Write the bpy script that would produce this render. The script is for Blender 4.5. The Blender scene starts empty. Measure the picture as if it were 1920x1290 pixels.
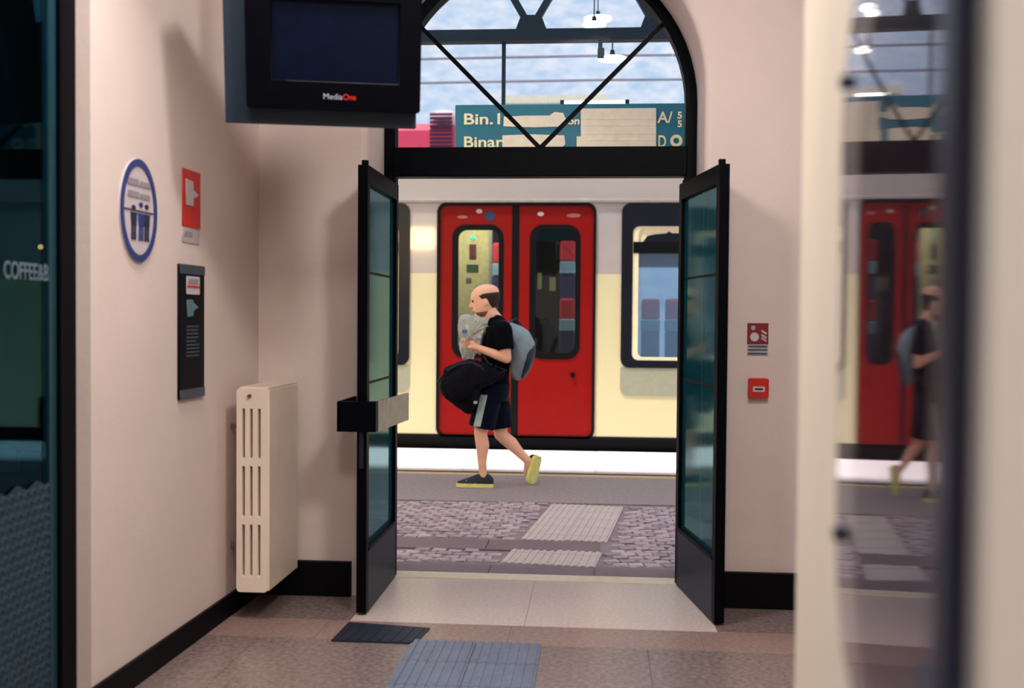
import bpy, bmesh, math, random
from mathutils import Vector, Matrix, noise
random.seed(7)
S = bpy.context.scene
COL = S.collection
PI = math.pi

# ------------------------------------------------------------------ camera
F_PX, W_PX, H_PX = 2000.0, 1920, 1290
EYE = Vector((0, 0, 1.5))
_yc = Vector((160, 49, -F_PX)).normalized()          # world +Y in camera axes
_up = Vector((0.0100, 1, 0))
_zc = (_up - _yc * _up.dot(_yc)).normalized()
_xc = _yc.cross(_zc)
ROT = Matrix((_xc, _yc, _zc))                         # camera axes -> world
cam_d = bpy.data.cameras.new('camera')
cam_d.sensor_width = 36.0
cam_d.lens = 36.0 * F_PX / W_PX
cam_d.clip_start = 0.05
cam_d.clip_end = 500
cam_d.dof.use_dof = True
cam_d.dof.focus_distance = 6.8
cam_d.dof.aperture_fstop = 1.6
cam = bpy.data.objects.new('camera', cam_d)
COL.objects.link(cam)
cam.matrix_world = Matrix.Translation(EYE) @ ROT.to_4x4()
S.camera = cam


def ray(px, py):
    return ROT @ Vector((px - W_PX / 2, H_PX / 2 - py, -F_PX)).normalized()


def at(px, py, Y):                                    # measured point on the plane y = Y
    d = ray(px, py)
    return EYE + d * ((Y - EYE.y) / d.y)


def atz(px, py, Z=0.0):                               # measured point on the plane z = Z
    d = ray(px, py)
    return EYE + d * ((Z - EYE.z) / d.z)


def onplane(px, py, p0, n):
    d = ray(px, py)
    return EYE + d * ((p0 - EYE).dot(n) / d.dot(n))


# ------------------------------------------------------------------ world, sun, exposure
S.view_settings.view_transform = 'Standard'
S.view_settings.look = 'None'
S.view_settings.gamma = 1
S.view_settings.use_curve_mapping = False
S.view_settings.exposure = 0.0

wd = bpy.data.worlds.new('sky')
S.world = wd
wd.use_nodes = True
nt = wd.node_tree
for n in list(nt.nodes):
    nt.nodes.remove(n)
o_ = nt.nodes.new('ShaderNodeOutputWorld')
bg = nt.nodes.new('ShaderNodeBackground')
tc = nt.nodes.new('ShaderNodeTexCoord')
mp = nt.nodes.new('ShaderNodeMapping')
mp.inputs['Scale'].default_value = (1, 1, 2.2)
nz = nt.nodes.new('ShaderNodeTexNoise')
nz.inputs['Scale'].default_value = 60
nz.inputs['Detail'].default_value = 5
nz.inputs['Roughness'].default_value = 0.6
rp = nt.nodes.new('ShaderNodeValToRGB')
rp.color_ramp.elements[0].position = 0.36
rp.color_ramp.elements[0].color = (0.52, 0.68, 0.88, 1)
rp.color_ramp.elements[1].position = 0.66
rp.color_ramp.elements[1].color = (0.84, 0.88, 0.97, 1)
nt.links.new(tc.outputs['Generated'], mp.inputs['Vector'])
nt.links.new(mp.outputs['Vector'], nz.inputs['Vector'])
nt.links.new(nz.outputs['Fac'], rp.inputs['Fac'])
nt.links.new(rp.outputs['Color'], bg.inputs['Color'])
bg.inputs['Strength'].default_value = 1.0
nt.links.new(bg.outputs['Background'], o_.inputs['Surface'])


def light(name, kind, loc, energy, color, size=1.0, size_y=None, target=None, direction=None):
    d = bpy.data.lights.new(name, kind)
    d.energy = energy
    d.color = color
    if kind == 'AREA':
        d.shape = 'RECTANGLE' if size_y else 'SQUARE'
        d.size = size
        if size_y:
            d.size_y = size_y
    if kind == 'SUN':
        d.angle = size
    if kind == 'POINT':
        d.shadow_soft_size = size
    o = bpy.data.objects.new(name, d)
    COL.objects.link(o)
    o.location = loc
    if target is not None:
        direction = Vector(target) - Vector(loc)
    if direction is not None:
        o.rotation_euler = Vector(direction).to_track_quat('-Z', 'Y').to_euler()
    return o


light('sun', 'SUN', (0, 0, 20), 6.0, (1.0, 0.94, 0.86), size=math.radians(4), direction=(0.28, 0.22, -0.93))
light('hall_ceiling_lamp', 'AREA', (0.70, 2.42, 3.9), 76, (1.0, 0.97, 0.93), size=0.5, size_y=0.5, target=(-1.85, 4.3, 0.6))
light('hall_rear_lamp', 'AREA', (-0.1, 0.2, 4.35), 45, (1.0, 0.97, 0.93), size=0.6, size_y=0.6, target=(-1.5, 3.6, 0.9))
light('pier_fill_light', 'AREA', (-1.3, 3.5, 3.7), 95, (1.0, 0.95, 0.87), size=0.6, size_y=0.6, target=(0.45, 2.2, 1.5))  # added light without a fixture, aimed to brighten the near pier

# ------------------------------------------------------------------ materials


def lin(c):
    out = []
    for v in c:
        v = v / 255.0
        out.append(v / 12.92 if v <= 0.04045 else ((v + 0.055) / 1.055) ** 2.4)
    return out


MATS = {}


def mat(name, rgb, rough=0.5, metal=0.0, var=0.12, scale=18.0, bump=0.0, bscale=60.0, emit=None, estr=0.0, coat=0.0, spec=0.5, stretch=None, trans=0.0):
    if name in MATS:
        return MATS[name]
    m = bpy.data.materials.new(name)
    m.use_nodes = True
    t = m.node_tree
    b = t.nodes['Principled BSDF']
    c = lin(rgb)
    b.inputs['Roughness'].default_value = rough
    b.inputs['Metallic'].default_value = metal
    b.inputs['Specular IOR Level'].default_value = spec
    b.inputs['Coat Weight'].default_value = coat
    if trans:
        b.inputs['Transmission Weight'].default_value = trans
    co = t.nodes.new('ShaderNodeTexCoord')
    src = co.outputs['Object']
    if stretch:
        mm = t.nodes.new('ShaderNodeMapping')
        mm.inputs['Scale'].default_value = stretch
        t.links.new(src, mm.inputs['Vector'])
        src = mm.outputs['Vector']
    n = t.nodes.new('ShaderNodeTexNoise')
    n.inputs['Scale'].default_value = scale
    n.inputs['Detail'].default_value = 6
    t.links.new(src, n.inputs['Vector'])
    r = t.nodes.new('ShaderNodeValToRGB')
    r.color_ramp.elements[0].position = 0.3
    r.color_ramp.elements[1].position = 0.7
    r.color_ramp.elements[0].color = [max(0, v * (1 - var)) for v in c] + [1]
    r.color_ramp.elements[1].color = [min(1, v * (1 + var)) for v in c] + [1]
    t.links.new(n.outputs['Fac'], r.inputs['Fac'])
    t.links.new(r.outputs['Color'], b.inputs['Base Color'])
    if bump:
        n2 = t.nodes.new('ShaderNodeTexNoise')
        n2.inputs['Scale'].default_value = bscale
        n2.inputs['Detail'].default_value = 4
        t.links.new(src, n2.inputs['Vector'])
        bp = t.nodes.new('ShaderNodeBump')
        bp.inputs['Strength'].default_value = bump
        bp.inputs['Distance'].default_value = 0.01
        t.links.new(n2.outputs['Fac'], bp.inputs['Height'])
        t.links.new(bp.outputs['Normal'], b.inputs['Normal'])
    if emit:
        b.inputs['Emission Color'].default_value = lin(emit) + [1]
        b.inputs['Emission Strength'].default_value = estr
    MATS[name] = m
    return m


def glass(name, tint, refl=0.06, rough=0.02, streak=0.0, haze=None, hazef=0.0, k=0.45, gcol=(1, 1, 1)):
    """thin architectural glass: tinted transmission plus fresnel gloss; optional vertical reeding and haze"""
    m = bpy.data.materials.new(name)
    m.use_nodes = True
    t = m.node_tree
    for n in list(t.nodes):
        t.nodes.remove(n)
    o = t.nodes.new('ShaderNodeOutputMaterial')
    tr = t.nodes.new('ShaderNodeBsdfTransparent')
    gl = t.nodes.new('ShaderNodeBsdfGlossy')
    gl.inputs['Roughness'].default_value = rough
    gl.inputs['Color'].default_value = list(gcol) + [1]
    mx = t.nodes.new('ShaderNodeMixShader')
    lw = t.nodes.new('ShaderNodeLayerWeight')
    lw.inputs['Blend'].default_value = 0.34
    ml = t.nodes.new('ShaderNodeMath')
    ml.operation = 'MULTIPLY_ADD'
    ml.inputs[1].default_value = k
    ml.inputs[2].default_value = refl
    t.links.new(lw.outputs['Fresnel'], ml.inputs[0])
    co = t.nodes.new('ShaderNodeTexCoord')
    mm = t.nodes.new('ShaderNodeMapping')
    mm.inputs['Scale'].default_value = (30, 30, 0.5)
    ns = t.nodes.new('ShaderNodeTexNoise')
    ns.inputs['Scale'].default_value = 1.5
    ns.inputs['Detail'].default_value = 3
    rr = t.nodes.new('ShaderNodeValToRGB')
    rr.color_ramp.elements[0].position = 0.3
    rr.color_ramp.elements[1].position = 0.7
    rr.color_ramp.elements[0].color = [v * (1 - streak) for v in tint] + [1]
    rr.color_ramp.elements[1].color = [min(1, v * (1 + streak)) for v in tint] + [1]
    t.links.new(co.outputs['Object'], mm.inputs['Vector'])
    t.links.new(mm.outputs['Vector'], ns.inputs['Vector'])
    t.links.new(ns.outputs['Fac'], rr.inputs['Fac'])
    t.links.new(rr.outputs['Color'], tr.inputs['Color'])
    t.links.new(ml.outputs[0], mx.inputs['Fac'])
    t.links.new(tr.outputs[0], mx.inputs[1])
    t.links.new(gl.outputs[0], mx.inputs[2])
    last = mx
    if haze:
        df = t.nodes.new('ShaderNodeBsdfDiffuse')
        df.inputs['Color'].default_value = lin(haze) + [1]
        m2 = t.nodes.new('ShaderNodeMixShader')
        m2.inputs['Fac'].default_value = hazef
        t.links.new(last.outputs[0], m2.inputs[1])
        t.links.new(df.outputs[0], m2.inputs[2])
        last = m2
    t.links.new(last.outputs[0], o.inputs['Surface'])
    MATS[name] = m
    return m


M_wall = mat('painted_plaster', (222, 203, 196), rough=0.85, var=0.035, scale=2.5, bump=0.12, bscale=35)
M_pier = mat('painted_plaster_pier', (240, 221, 202), rough=0.8, var=0.03, scale=3, bump=0.1, bscale=40)
M_base = mat('black_baseboard', (6, 5, 11), rough=0.55, spec=0.12, var=0.2)
M_terr = mat('terrazzo', (130, 112, 110), rough=0.25, var=0.34, scale=42, spec=1.0, bump=0.05, bscale=25)
M_ceil = mat('ceiling_paint', (215, 205, 200), rough=0.9)
M_frame = mat('black_blue_iron', (3, 4, 10), rough=0.5, var=0.3, spec=0.06)
M_kick = mat('kick_plate_blue_black', (12, 28, 50), rough=0.4, var=0.15, spec=0.12)
M_grey = mat('brushed_grey_metal', (150, 146, 138), rough=0.45, metal=0.3, var=0.15)
M_fan = glass('fanlight_glass', (0.97, 0.98, 1.0), refl=0.0, rough=0.02, k=0.012)
M_leafglass = glass('teal_leaf_glass', (0.40, 0.62, 0.66), refl=0.03, rough=0.08, streak=0.25, haze=(34, 112, 126), hazef=0.3, k=1.0, gcol=(0.62, 0.92, 1.0))
M_shopglass = glass('shop_glass', (0.55, 0.75, 0.8), refl=0.01, rough=0.03, k=0.075, gcol=(0.35, 0.7, 0.9))
M_rad = mat('cream_radiator_enamel', (232, 214, 196), rough=0.4, var=0.05, scale=6)
M_slot = mat('radiator_gap', (120, 98, 92), rough=0.8)
M_red = mat('train_red_paint', (130, 9, 6), rough=0.45, var=0.06, scale=8, spec=0.15)
M_black = mat('black_rubber', (4, 4, 9), rough=0.5, var=0.3, spec=0.15)
M_navyblk = mat('window_surround_navy', (9, 14, 27), rough=0.35, var=0.2, spec=0.3)
M_greygreen = mat('grey_green_paint', (150, 150, 128), rough=0.45, var=0.05)
M_cream = mat('cream_trim', (232, 220, 180), rough=0.45, var=0.05)
M_trainroof = mat('train_roof_beige', (205, 196, 186), rough=0.5, var=0.05)
M_white = mat('white_edge_stone', (246, 236, 236), rough=0.7, var=0.05, scale=12)
M_plat = mat('platform_asphalt', (150, 136, 138), rough=0.75, var=0.18, scale=30, bump=0.3, bscale=90)
M_yellow = mat('faded_yellow_line', (205, 175, 120), rough=0.7, var=0.15)
M_dark = mat('dark_gap', (40, 30, 30), rough=0.9)
M_slab = mat('stone_slab_mauve', (120, 100, 106), rough=0.6, var=0.1, scale=25, bump=0.15)
M_tact = mat('tactile_light_stone', (196, 180, 176), rough=0.65, var=0.12, scale=30)
M_tactblue = mat('tactile_blue_grey', (102, 112, 136), rough=0.35, var=0.2, scale=30, spec=0.7)
M_mat = mat('dark_rubber_mat', (16, 25, 44), rough=0.5, var=0.3, scale=60)
M_thresh = mat('threshold_stone', (222, 205, 180), rough=0.55, var=0.08)
M_cob = [mat('cobble_%d' % i, c, rough=0.6, var=0.2, scale=40, bump=0.4) for i, c in enumerate([(176, 158, 164), (164, 146, 154), (188, 170, 174), (152, 136, 146)])]
M_mort = mat('cobble_mortar', (140, 124, 130), rough=0.9, var=0.2)
M_steel = mat('truss_teal_steel', (18, 44, 60), rough=0.5, var=0.15, spec=0.3)
M_sign = mat('sign_teal', (26, 116, 140), rough=0.45, var=0.06)
M_signtxt = mat('sign_cream_letters', (252, 246, 200), rough=0.5)
M_patch = mat('sign_cover_patch', (246, 238, 214), rough=0.6, var=0.05)
M_skin = mat('skin', (248, 190, 158), rough=0.5, var=0.06, scale=12)
M_hair = mat('dark_hair', (38, 24, 20), rough=0.8, var=0.3, scale=60)
M_shirt = mat('black_tshirt', (8, 9, 14), rough=0.9, var=0.25, spec=0.08, bump=0.3, bscale=14)
M_shorts = mat('navy_shorts', (9, 13, 34), rough=0.8, var=0.25, spec=0.1, bump=0.3, bscale=14)
M_stripe = mat('pale_stripe', (170, 186, 186), rough=0.7)
M_sole = mat('neon_yellow_sole', (236, 232, 140), rough=0.6)
M_shoe = mat('shoe_navy', (26, 32, 44), rough=0.7, var=0.2)
M_pack = mat('backpack_grey_blue', (136, 154, 162), rough=0.7, var=0.12, bump=0.3, bscale=20)
M_packdk = mat('backpack_navy', (26, 34, 56), rough=0.7)
M_duffel = mat('black_duffel_nylon', (7, 8, 18), rough=0.7, var=0.3, spec=0.12, bump=0.4, bscale=16)
M_plastic = glass('clear_plastic', (0.86, 0.88, 0.88), refl=0.05, rough=0.2, streak=0.1, haze=(230, 230, 226), hazef=0.3)
M_signred = mat('sign_red', (206, 36, 26), rough=0.4)
M_signwht = mat('sign_white', (204, 190, 194), rough=0.5, var=0.04)
M_signpale = mat('sign_pale_grey', (186, 172, 174), rough=0.6)
M_signblue = mat('sign_blue', (38, 58, 118), rough=0.5)
M_signnavy = mat('sign_navy', (20, 36, 72), rough=0.5)
M_panelblk = mat('panel_black', (5, 8, 16), rough=0.45, spec=0.1)
M_panelgrey = mat('panel_slate', (62, 72, 84), rough=0.45)
M_lettergrey = mat('faint_letter_grey', (58, 78, 92), rough=0.5)
M_tvcase = mat('monitor_black', (2, 3, 9), rough=0.45, var=0.2, spec=0.06)
M_tvbox = mat('monitor_housing_slate', (14, 34, 52), rough=0.5, var=0.12)
M_screen = mat('monitor_screen', (4, 12, 32), rough=0.35, var=0.15, spec=0.1)
M_bevelglint = mat('bevel_highlight_silver', (200, 200, 205), rough=0.2, metal=0.8)
M_ywall = mat('train_yellow_partition', (214, 200, 140), rough=0.5)
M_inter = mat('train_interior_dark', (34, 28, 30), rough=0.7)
M_seatred = mat('seat_red', (214, 44, 62), rough=0.7)
M_seatlt = mat('seat_antimacassar', (150, 190, 214), rough=0.7)
M_seatblue = mat('seat_blue', (30, 50, 100), rough=0.7)
M_seatgrey = mat('seat_blue_grey', (92, 120, 146), rough=0.7)
M_signgreen = mat('sign_green', (26, 74, 40), rough=0.5)
M_pink = mat('next_train_pink_red', (206, 60, 92), rough=0.4, var=0.08)
M_pinkroof = mat('next_train_pale_roof', (236, 196, 204), rough=0.4)
M_lampglow = mat('lamp_diffuser', (255, 250, 235), emit=(255, 248, 232), estr=4.0)
M_wire = mat('wire_grey', (120, 124, 140), rough=0.6)
M_mirror = mat('mirror_sheet', (188, 182, 196), rough=0.03, metal=1.0, var=0.03, scale=4)
M_mirredge = mat('mirror_edge_blue', (16, 28, 56), rough=0.35)
M_shopdark = mat('shop_dark', (26, 20, 20), rough=0.8)
M_chrome = mat('chrome', (210, 220, 230), rough=0.15, metal=1.0)
M_frost = mat('frosted_film', (26, 48, 64), rough=0.6, var=0.15)
M_frostlt = mat('frosted_film_scales', (40, 70, 86), rough=0.6, var=0.15)
M_text = mat('glass_lettering', (84, 104, 118), rough=0.6)
M_build = mat('pale_building', (224, 214, 190), rough=0.8)

# canopy: frosted glass sheet
m = bpy.data.materials.new('canopy_frosted_glass')
m.use_nodes = True
t = m.node_tree
for n in list(t.nodes):
    t.nodes.remove(n)
_o = t.nodes.new('ShaderNodeOutputMaterial')
_a = t.nodes.new('ShaderNodeBsdfTranslucent')
_b = t.nodes.new('ShaderNodeBsdfDiffuse')
_n = t.nodes.new('ShaderNodeTexNoise')
_r = t.nodes.new('ShaderNodeValToRGB')
_r.color_ramp.elements[0].color = (0.86, 0.88, 0.92, 1)
_r.color_ramp.elements[1].color = (0.92, 0.94, 0.97, 1)
_n.inputs['Scale'].default_value = 1.5
t.links.new(_n.outputs['Fac'], _r.inputs['Fac'])
t.links.new(_r.outputs['Color'], _a.inputs['Color'])
_b.inputs['Color'].default_value = (0.6, 0.62, 0.66, 1)
_x = t.nodes.new('ShaderNodeMixShader')
_x.inputs['Fac'].default_value = 0.15
t.links.new(_a.outputs[0], _x.inputs[1])
t.links.new(_b.outputs[0], _x.inputs[2])
t.links.new(_x.outputs[0], _o.inputs['Surface'])
M_canopy = m

# train side colour: warm grey above a straight level line, cream below
m = bpy.data.materials.new('train_two_tone')
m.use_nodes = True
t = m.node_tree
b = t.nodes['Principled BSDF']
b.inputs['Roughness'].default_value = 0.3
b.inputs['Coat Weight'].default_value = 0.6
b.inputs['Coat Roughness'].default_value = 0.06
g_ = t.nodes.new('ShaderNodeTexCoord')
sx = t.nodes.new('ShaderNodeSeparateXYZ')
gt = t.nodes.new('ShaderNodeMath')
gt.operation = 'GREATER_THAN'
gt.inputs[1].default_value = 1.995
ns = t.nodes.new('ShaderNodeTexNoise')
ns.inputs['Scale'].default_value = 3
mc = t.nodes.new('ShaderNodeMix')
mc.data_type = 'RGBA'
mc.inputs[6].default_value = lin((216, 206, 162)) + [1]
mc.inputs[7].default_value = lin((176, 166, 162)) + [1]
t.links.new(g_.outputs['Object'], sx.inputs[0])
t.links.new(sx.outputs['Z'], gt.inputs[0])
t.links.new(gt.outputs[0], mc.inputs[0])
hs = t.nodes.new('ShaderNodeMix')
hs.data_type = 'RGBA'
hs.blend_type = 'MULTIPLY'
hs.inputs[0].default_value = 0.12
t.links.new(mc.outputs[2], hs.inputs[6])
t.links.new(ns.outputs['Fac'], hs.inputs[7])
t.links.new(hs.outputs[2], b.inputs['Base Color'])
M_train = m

# ------------------------------------------------------------------ geometry helpers


class MB:
    def __init__(self):
        self.bm = bmesh.new()

    def box(self, lo, hi, rot=None, bevel=0.0):
        lo, hi = Vector(lo), Vector(hi)
        c, s = (lo + hi) / 2, hi - lo
        g = bmesh.ops.create_cube(self.bm, size=1)
        vs = g['verts']
        M = Matrix.Translation(c) @ (rot.to_4x4() if rot else Matrix.Identity(4)) @ Matrix.Diagonal((s.x, s.y, s.z, 1))
        bmesh.ops.transform(self.bm, matrix=M, verts=vs)
        if bevel:
            es = list({e for v in vs for e in v.link_edges})
            bmesh.ops.bevel(self.bm, geom=es, offset=bevel, segments=2, affect='EDGES', profile=0.5)
        return self

    def hexa(self, p):
        """eight corners: bottom loop then top loop"""
        vs = [self.bm.verts.new(q) for q in p]
        for f in ((0, 3, 2, 1), (4, 5, 6, 7), (0, 1, 5, 4), (1, 2, 6, 5), (2, 3, 7, 6), (3, 0, 4, 7)):
            self.bm.faces.new([vs[i] for i in f])
        return self

    def tube(self, p0, p1, r0, r1=None, seg=12, caps=True):
        p0, p1 = Vector(p0), Vector(p1)
        r1 = r0 if r1 is None else r1
        d = p1 - p0
        q = d.to_track_quat('Z', 'Y')
        g = bmesh.ops.create_cone(self.bm, cap_ends=caps, segments=seg, radius1=r0, radius2=r1, depth=d.length)
        bmesh.ops.transform(self.bm, matrix=Matrix.Translation((p0 + p1) / 2) @ q.to_matrix().to_4x4(), verts=g['verts'])
        return self

    def bar(self, p0, p1, w, h, up=(0, 0, 1)):
        p0, p1, up = Vector(p0), Vector(p1), Vector(up)
        d = (p1 - p0).normalized()
        s = d.cross(up).normalized() * (w / 2)
        u = s.normalized().cross(d).normalized() * (h / 2)
        return self.hexa([p0 - s - u, p0 + s - u, p1 + s - u, p1 - s - u, p0 - s + u, p0 + s + u, p1 + s + u, p1 - s + u])

    def ball(self, c, r, seg=16, ring=10, scale=(1, 1, 1), rot=None):
        g = bmesh.ops.create_uvsphere(self.bm, u_segments=seg, v_segments=ring, radius=r)
        M = Matrix.Translation(c) @ (rot.to_4x4() if rot else Matrix.Identity(4)) @ Matrix.Diagonal((*scale, 1))
        bmesh.ops.transform(self.bm, matrix=M, verts=g['verts'])
        return self

    def prism(self, pts, off):
        """closed outline pts (3D, planar) extruded by vector off"""
        off = Vector(off)
        a = [self.bm.verts.new(p) for p in pts]
        b_ = [self.bm.verts.new(Vector(p) + off) for p in pts]
        n = len(pts)
        self.bm.faces.new(a)
        self.bm.faces.new(b_[::-1])
        for i in range(n):
            self.bm.faces.new([a[i], b_[i], b_[(i + 1) % n], a[(i + 1) % n]])
        return self

    def loft(self, rings, cap=True):
        rs = [[self.bm.verts.new(p) for p in r] for r in rings]
        n = len(rs[0])
        for a, b_ in zip(rs, rs[1:]):
            for i in range(n):
                self.bm.faces.new([a[i], a[(i + 1) % n], b_[(i + 1) % n], b_[i]])
        if cap:
            self.bm.faces.new(rs[0][::-1])
            self.bm.faces.new(rs[-1])
        return self

    def limb(self, pts, radii, seg=14):
        """chain of tapered segments with ball joints; overlapping, to be fused by remesh"""
        for p, r in zip(pts, radii):
            self.ball(p, r, seg, 10)
        for i in range(len(pts) - 1):
            if (Vector(pts[i]) - Vector(pts[i + 1])).length > 1e-4:
                self.tube(pts[i], pts[i + 1], radii[i], radii[i + 1], seg)
        return self

    def mesh(self, name, smooth=False):
        bmesh.ops.recalc_face_normals(self.bm, faces=self.bm.faces)
        me = bpy.data.meshes.new(name)
        self.bm.to_mesh(me)
        self.bm.free()
        if smooth:
            for p in me.polygons:
                p.use_smooth = True
        return me

    def build(self, name, material, parent=None, smooth=False):
        return add(name, self.mesh(name, smooth), material, parent)


def add(name, me, material, parent=None):
    me.materials.clear()
    me.materials.append(material)
    o = bpy.data.objects.new(name, me)
    COL.objects.link(o)
    if parent is not None:
        attach(o, parent)
    return o


def world_of(o):
    M = o.matrix_basis.copy()
    if o.parent is not None:
        M = world_of(o.parent) @ o.matrix_parent_inverse @ M
    return M


def attach(o, parent):
    o.parent = parent
    o.matrix_parent_inverse = world_of(parent).inverted()


def tag(o, label=None, cat=None, group=None, kind=None):
    if label:
        o['label'] = label
    if cat:
        o['category'] = cat
    if group:
        o['group'] = group
    if kind:
        o['kind'] = kind
    return o


def thing(name, loc, label, cat, group=None):
    o = bpy.data.objects.new(name, None)
    o.empty_display_size = 0.1
    COL.objects.link(o)
    o.location = loc
    return tag(o, label, cat, group)


def struct(o):
    o['kind'] = 'structure'
    return o


def copy_tree(o, parent=None, delta=None):
    c = o.copy()
    COL.objects.link(c)
    if parent is not None:
        c.parent = parent
    if delta is not None:
        c.location = o.location + Vector(delta)
    for ch in [x for x in bpy.data.objects if x.parent == o]:
        copy_tree(ch, c)
    return c


def plate(outer, holes, thick, M, bevel=0.0):
    """flat plate with holes from 2D outlines, extruded; returns a mesh in the frame M (x, y -> plane, z -> thickness)"""
    cu = bpy.data.curves.new('plate', 'CURVE')
    cu.dimensions = '2D'
    cu.fill_mode = 'BOTH'
    cu.extrude = thick / 2
    cu.bevel_depth = bevel
    cu.bevel_resolution = 2
    for pts in [outer] + list(holes):
        sp = cu.splines.new('POLY')
        sp.points.add(len(pts) - 1)
        for p, q in zip(sp.points, pts):
            p.co = (q[0], q[1], 0, 1)
        sp.use_cyclic_u = True
    tmp = bpy.data.objects.new('plate', cu)
    COL.objects.link(tmp)
    dg = bpy.context.evaluated_depsgraph_get()
    me = bpy.data.meshes.new_from_object(tmp.evaluated_get(dg))
    bpy.data.objects.remove(tmp)
    bpy.data.curves.remove(cu)
    me.transform(M)
    return me


def rrect(x0, y0, x1, y1, r, n=6):
    pts = []
    for cx, cy, a0 in ((x1 - r, y0 + r, -PI / 2), (x1 - r, y1 - r, 0), (x0 + r, y1 - r, PI / 2), (x0 + r, y0 + r, PI)):
        for i in range(n + 1):
            a = a0 + PI / 2 * i / n
            pts.append((cx + r * math.cos(a), cy + r * math.sin(a)))
    return pts


def frameM(origin, ex, ey):
    ex, ey = Vector(ex).normalized(), Vector(ey).normalized()
    ez = ex.cross(ey)
    return Matrix(((ex.x, ey.x, ez.x, origin[0]), (ex.y, ey.y, ez.y, origin[1]), (ex.z, ey.z, ez.z, origin[2]), (0, 0, 0, 1)))


def XZ(Y):
    """frame of a plane y = Y facing the camera: local x -> X, local y -> Z, thickness -> -Y"""
    return frameM((0, Y, 0), (1, 0, 0), (0, 0, 1))


def text_mesh(s, size, M, depth=0.002, width=None, align='LEFT', spacing=1.0, offset=0.0):
    cu = bpy.data.curves.new('text', 'FONT')
    cu.body = s
    cu.size = size
    cu.extrude = depth
    cu.align_x = align
    cu.space_character = spacing
    cu.offset = offset
    tmp = bpy.data.objects.new('text', cu)
    COL.objects.link(tmp)
    dg = bpy.context.evaluated_depsgraph_get()
    me = bpy.data.meshes.new_from_object(tmp.evaluated_get(dg))
    bpy.data.objects.remove(tmp)
    bpy.data.curves.remove(cu)
    if width:
        xs = [v.co.x for v in me.vertices]
        k = width / max(1e-6, max(xs) - min(xs))
        me.transform(Matrix.Diagonal((k, 1, 1, 1)))
    me.transform(M)
    return me


def remeshed(mb, name, material, parent, voxel=0.006, smooth=6):
    me = mb.mesh(name)
    o = bpy.data.objects.new(name, me)
    COL.objects.link(o)
    r = o.modifiers.new('r', 'REMESH')
    r.mode = 'VOXEL'
    r.voxel_size = voxel
    s = o.modifiers.new('s', 'SMOOTH')
    s.iterations = smooth
    s.factor = 0.5
    dg = bpy.context.evaluated_depsgraph_get()
    me2 = bpy.data.meshes.new_from_object(o.evaluated_get(dg))
    bpy.data.objects.remove(o)
    bpy.data.meshes.remove(me)
    for p in me2.polygons:
        p.use_smooth = True
    me2.name = name
    return add(name, me2, material, parent)


# ------------------------------------------------------------------ hall shell
YW, YF = 5.60, 6.10                       # inner face of the end wall, plane of the door frame
LW0, LW1 = Vector((-1.868, 3.81, 0)), Vector((-1.814, 5.60, 0))      # left wall line, near and far
LWD = (LW1 - LW0).normalized()
LWN = Vector((LWD.y, -LWD.x, 0))           # towards the hall
XO, RO, ZS = -0.34, 0.92, 2.70             # arch: centre, outer radius, springing height


def lw(px, py):
    return onplane(px, py, LW0, LWN)


floor = MB().box((-3.5, -3.2, -0.12), (4.2, 6.07, -0.006)).build('floor', mat('terrazzo_joint', (122, 106, 104), rough=0.8))
struct(floor)
M_light = mat('pale_terrazzo', (208, 190, 184), rough=0.3, var=0.14, scale=50, spec=0.8)
M_band = mat('rose_terrazzo', (150, 124, 118), rough=0.3, var=0.28, scale=45, spec=0.8)
tile_cache = {}


def floor_tile(x0, x1, y0, y1, m_):
    key = (round(x1 - x0, 3), round(y1 - y0, 3), m_.name)
    if key not in tile_cache:
        w_, d_ = (x1 - x0) / 2 - 0.0008, (y1 - y0) / 2 - 0.0008
        me_ = MB().box((-w_, -d_, -0.014), (w_, d_, 0), bevel=0.0008).mesh('floor_tile')
        me_.materials.append(m_)
        tile_cache[key] = me_
    t_ = bpy.data.objects.new('floor_tile', tile_cache[key])
    COL.objects.link(t_)
    t_.location = ((x0 + x1) / 2, (y0 + y1) / 2, random.uniform(-0.0005, 0))
    t_.parent = floor


for X0, X1 in ((-1.2, -0.34), (-0.34, 0.59)):
    floor_tile(X0, X1, 5.14, 6.03, M_light)
for X0, X1 in ((-2.1, -1.2), (0.59, 1.49), (1.49, 2.39)):
    floor_tile(X0, X1, 5.14, 6.03, M_terr)
for k in range(5):
    floor_tile(-2.2 + 0.9 * k, -1.3 + 0.9 * k, 4.84, 5.14, M_band)
for k in range(8):
    for j in range(13):
        X0, Y1 = -3.36 + 0.9 * k, 4.84 - 0.6 * j
        if X0 < -2.6 and Y1 > 3.4:
            continue
        floor_tile(X0, X0 + 0.9, Y1 - 0.6, Y1, M_terr)

# left wall: a solid pier of wall with its near end showing, baseboard along it
def lwp(s, out, z):
    p = LW0 + LWD * s + LWN * out
    return Vector((p.x, p.y, z))


L = (LW1 - LW0).length
struct(MB().hexa([lwp(0, -0.057, 0), lwp(L + 0.6, -0.057, 0), lwp(L + 0.6, 0, 0), lwp(0, 0, 0), lwp(0, -0.057, 5), lwp(L + 0.6, -0.057, 5), lwp(L + 0.6, 0, 5), lwp(0, 0, 5)]).build('wall_left', M_wall))
struct(MB().hexa([lwp(0, 0.0, 0), lwp(L, 0, 0), lwp(L, 0.022, 0), lwp(0, 0.022, 0), lwp(0, 0.0, 0.105), lwp(L, 0, 0.105), lwp(L, 0.016, 0.105), lwp(0, 0.016, 0.105)]).build('baseboard_left', M_base))

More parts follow.
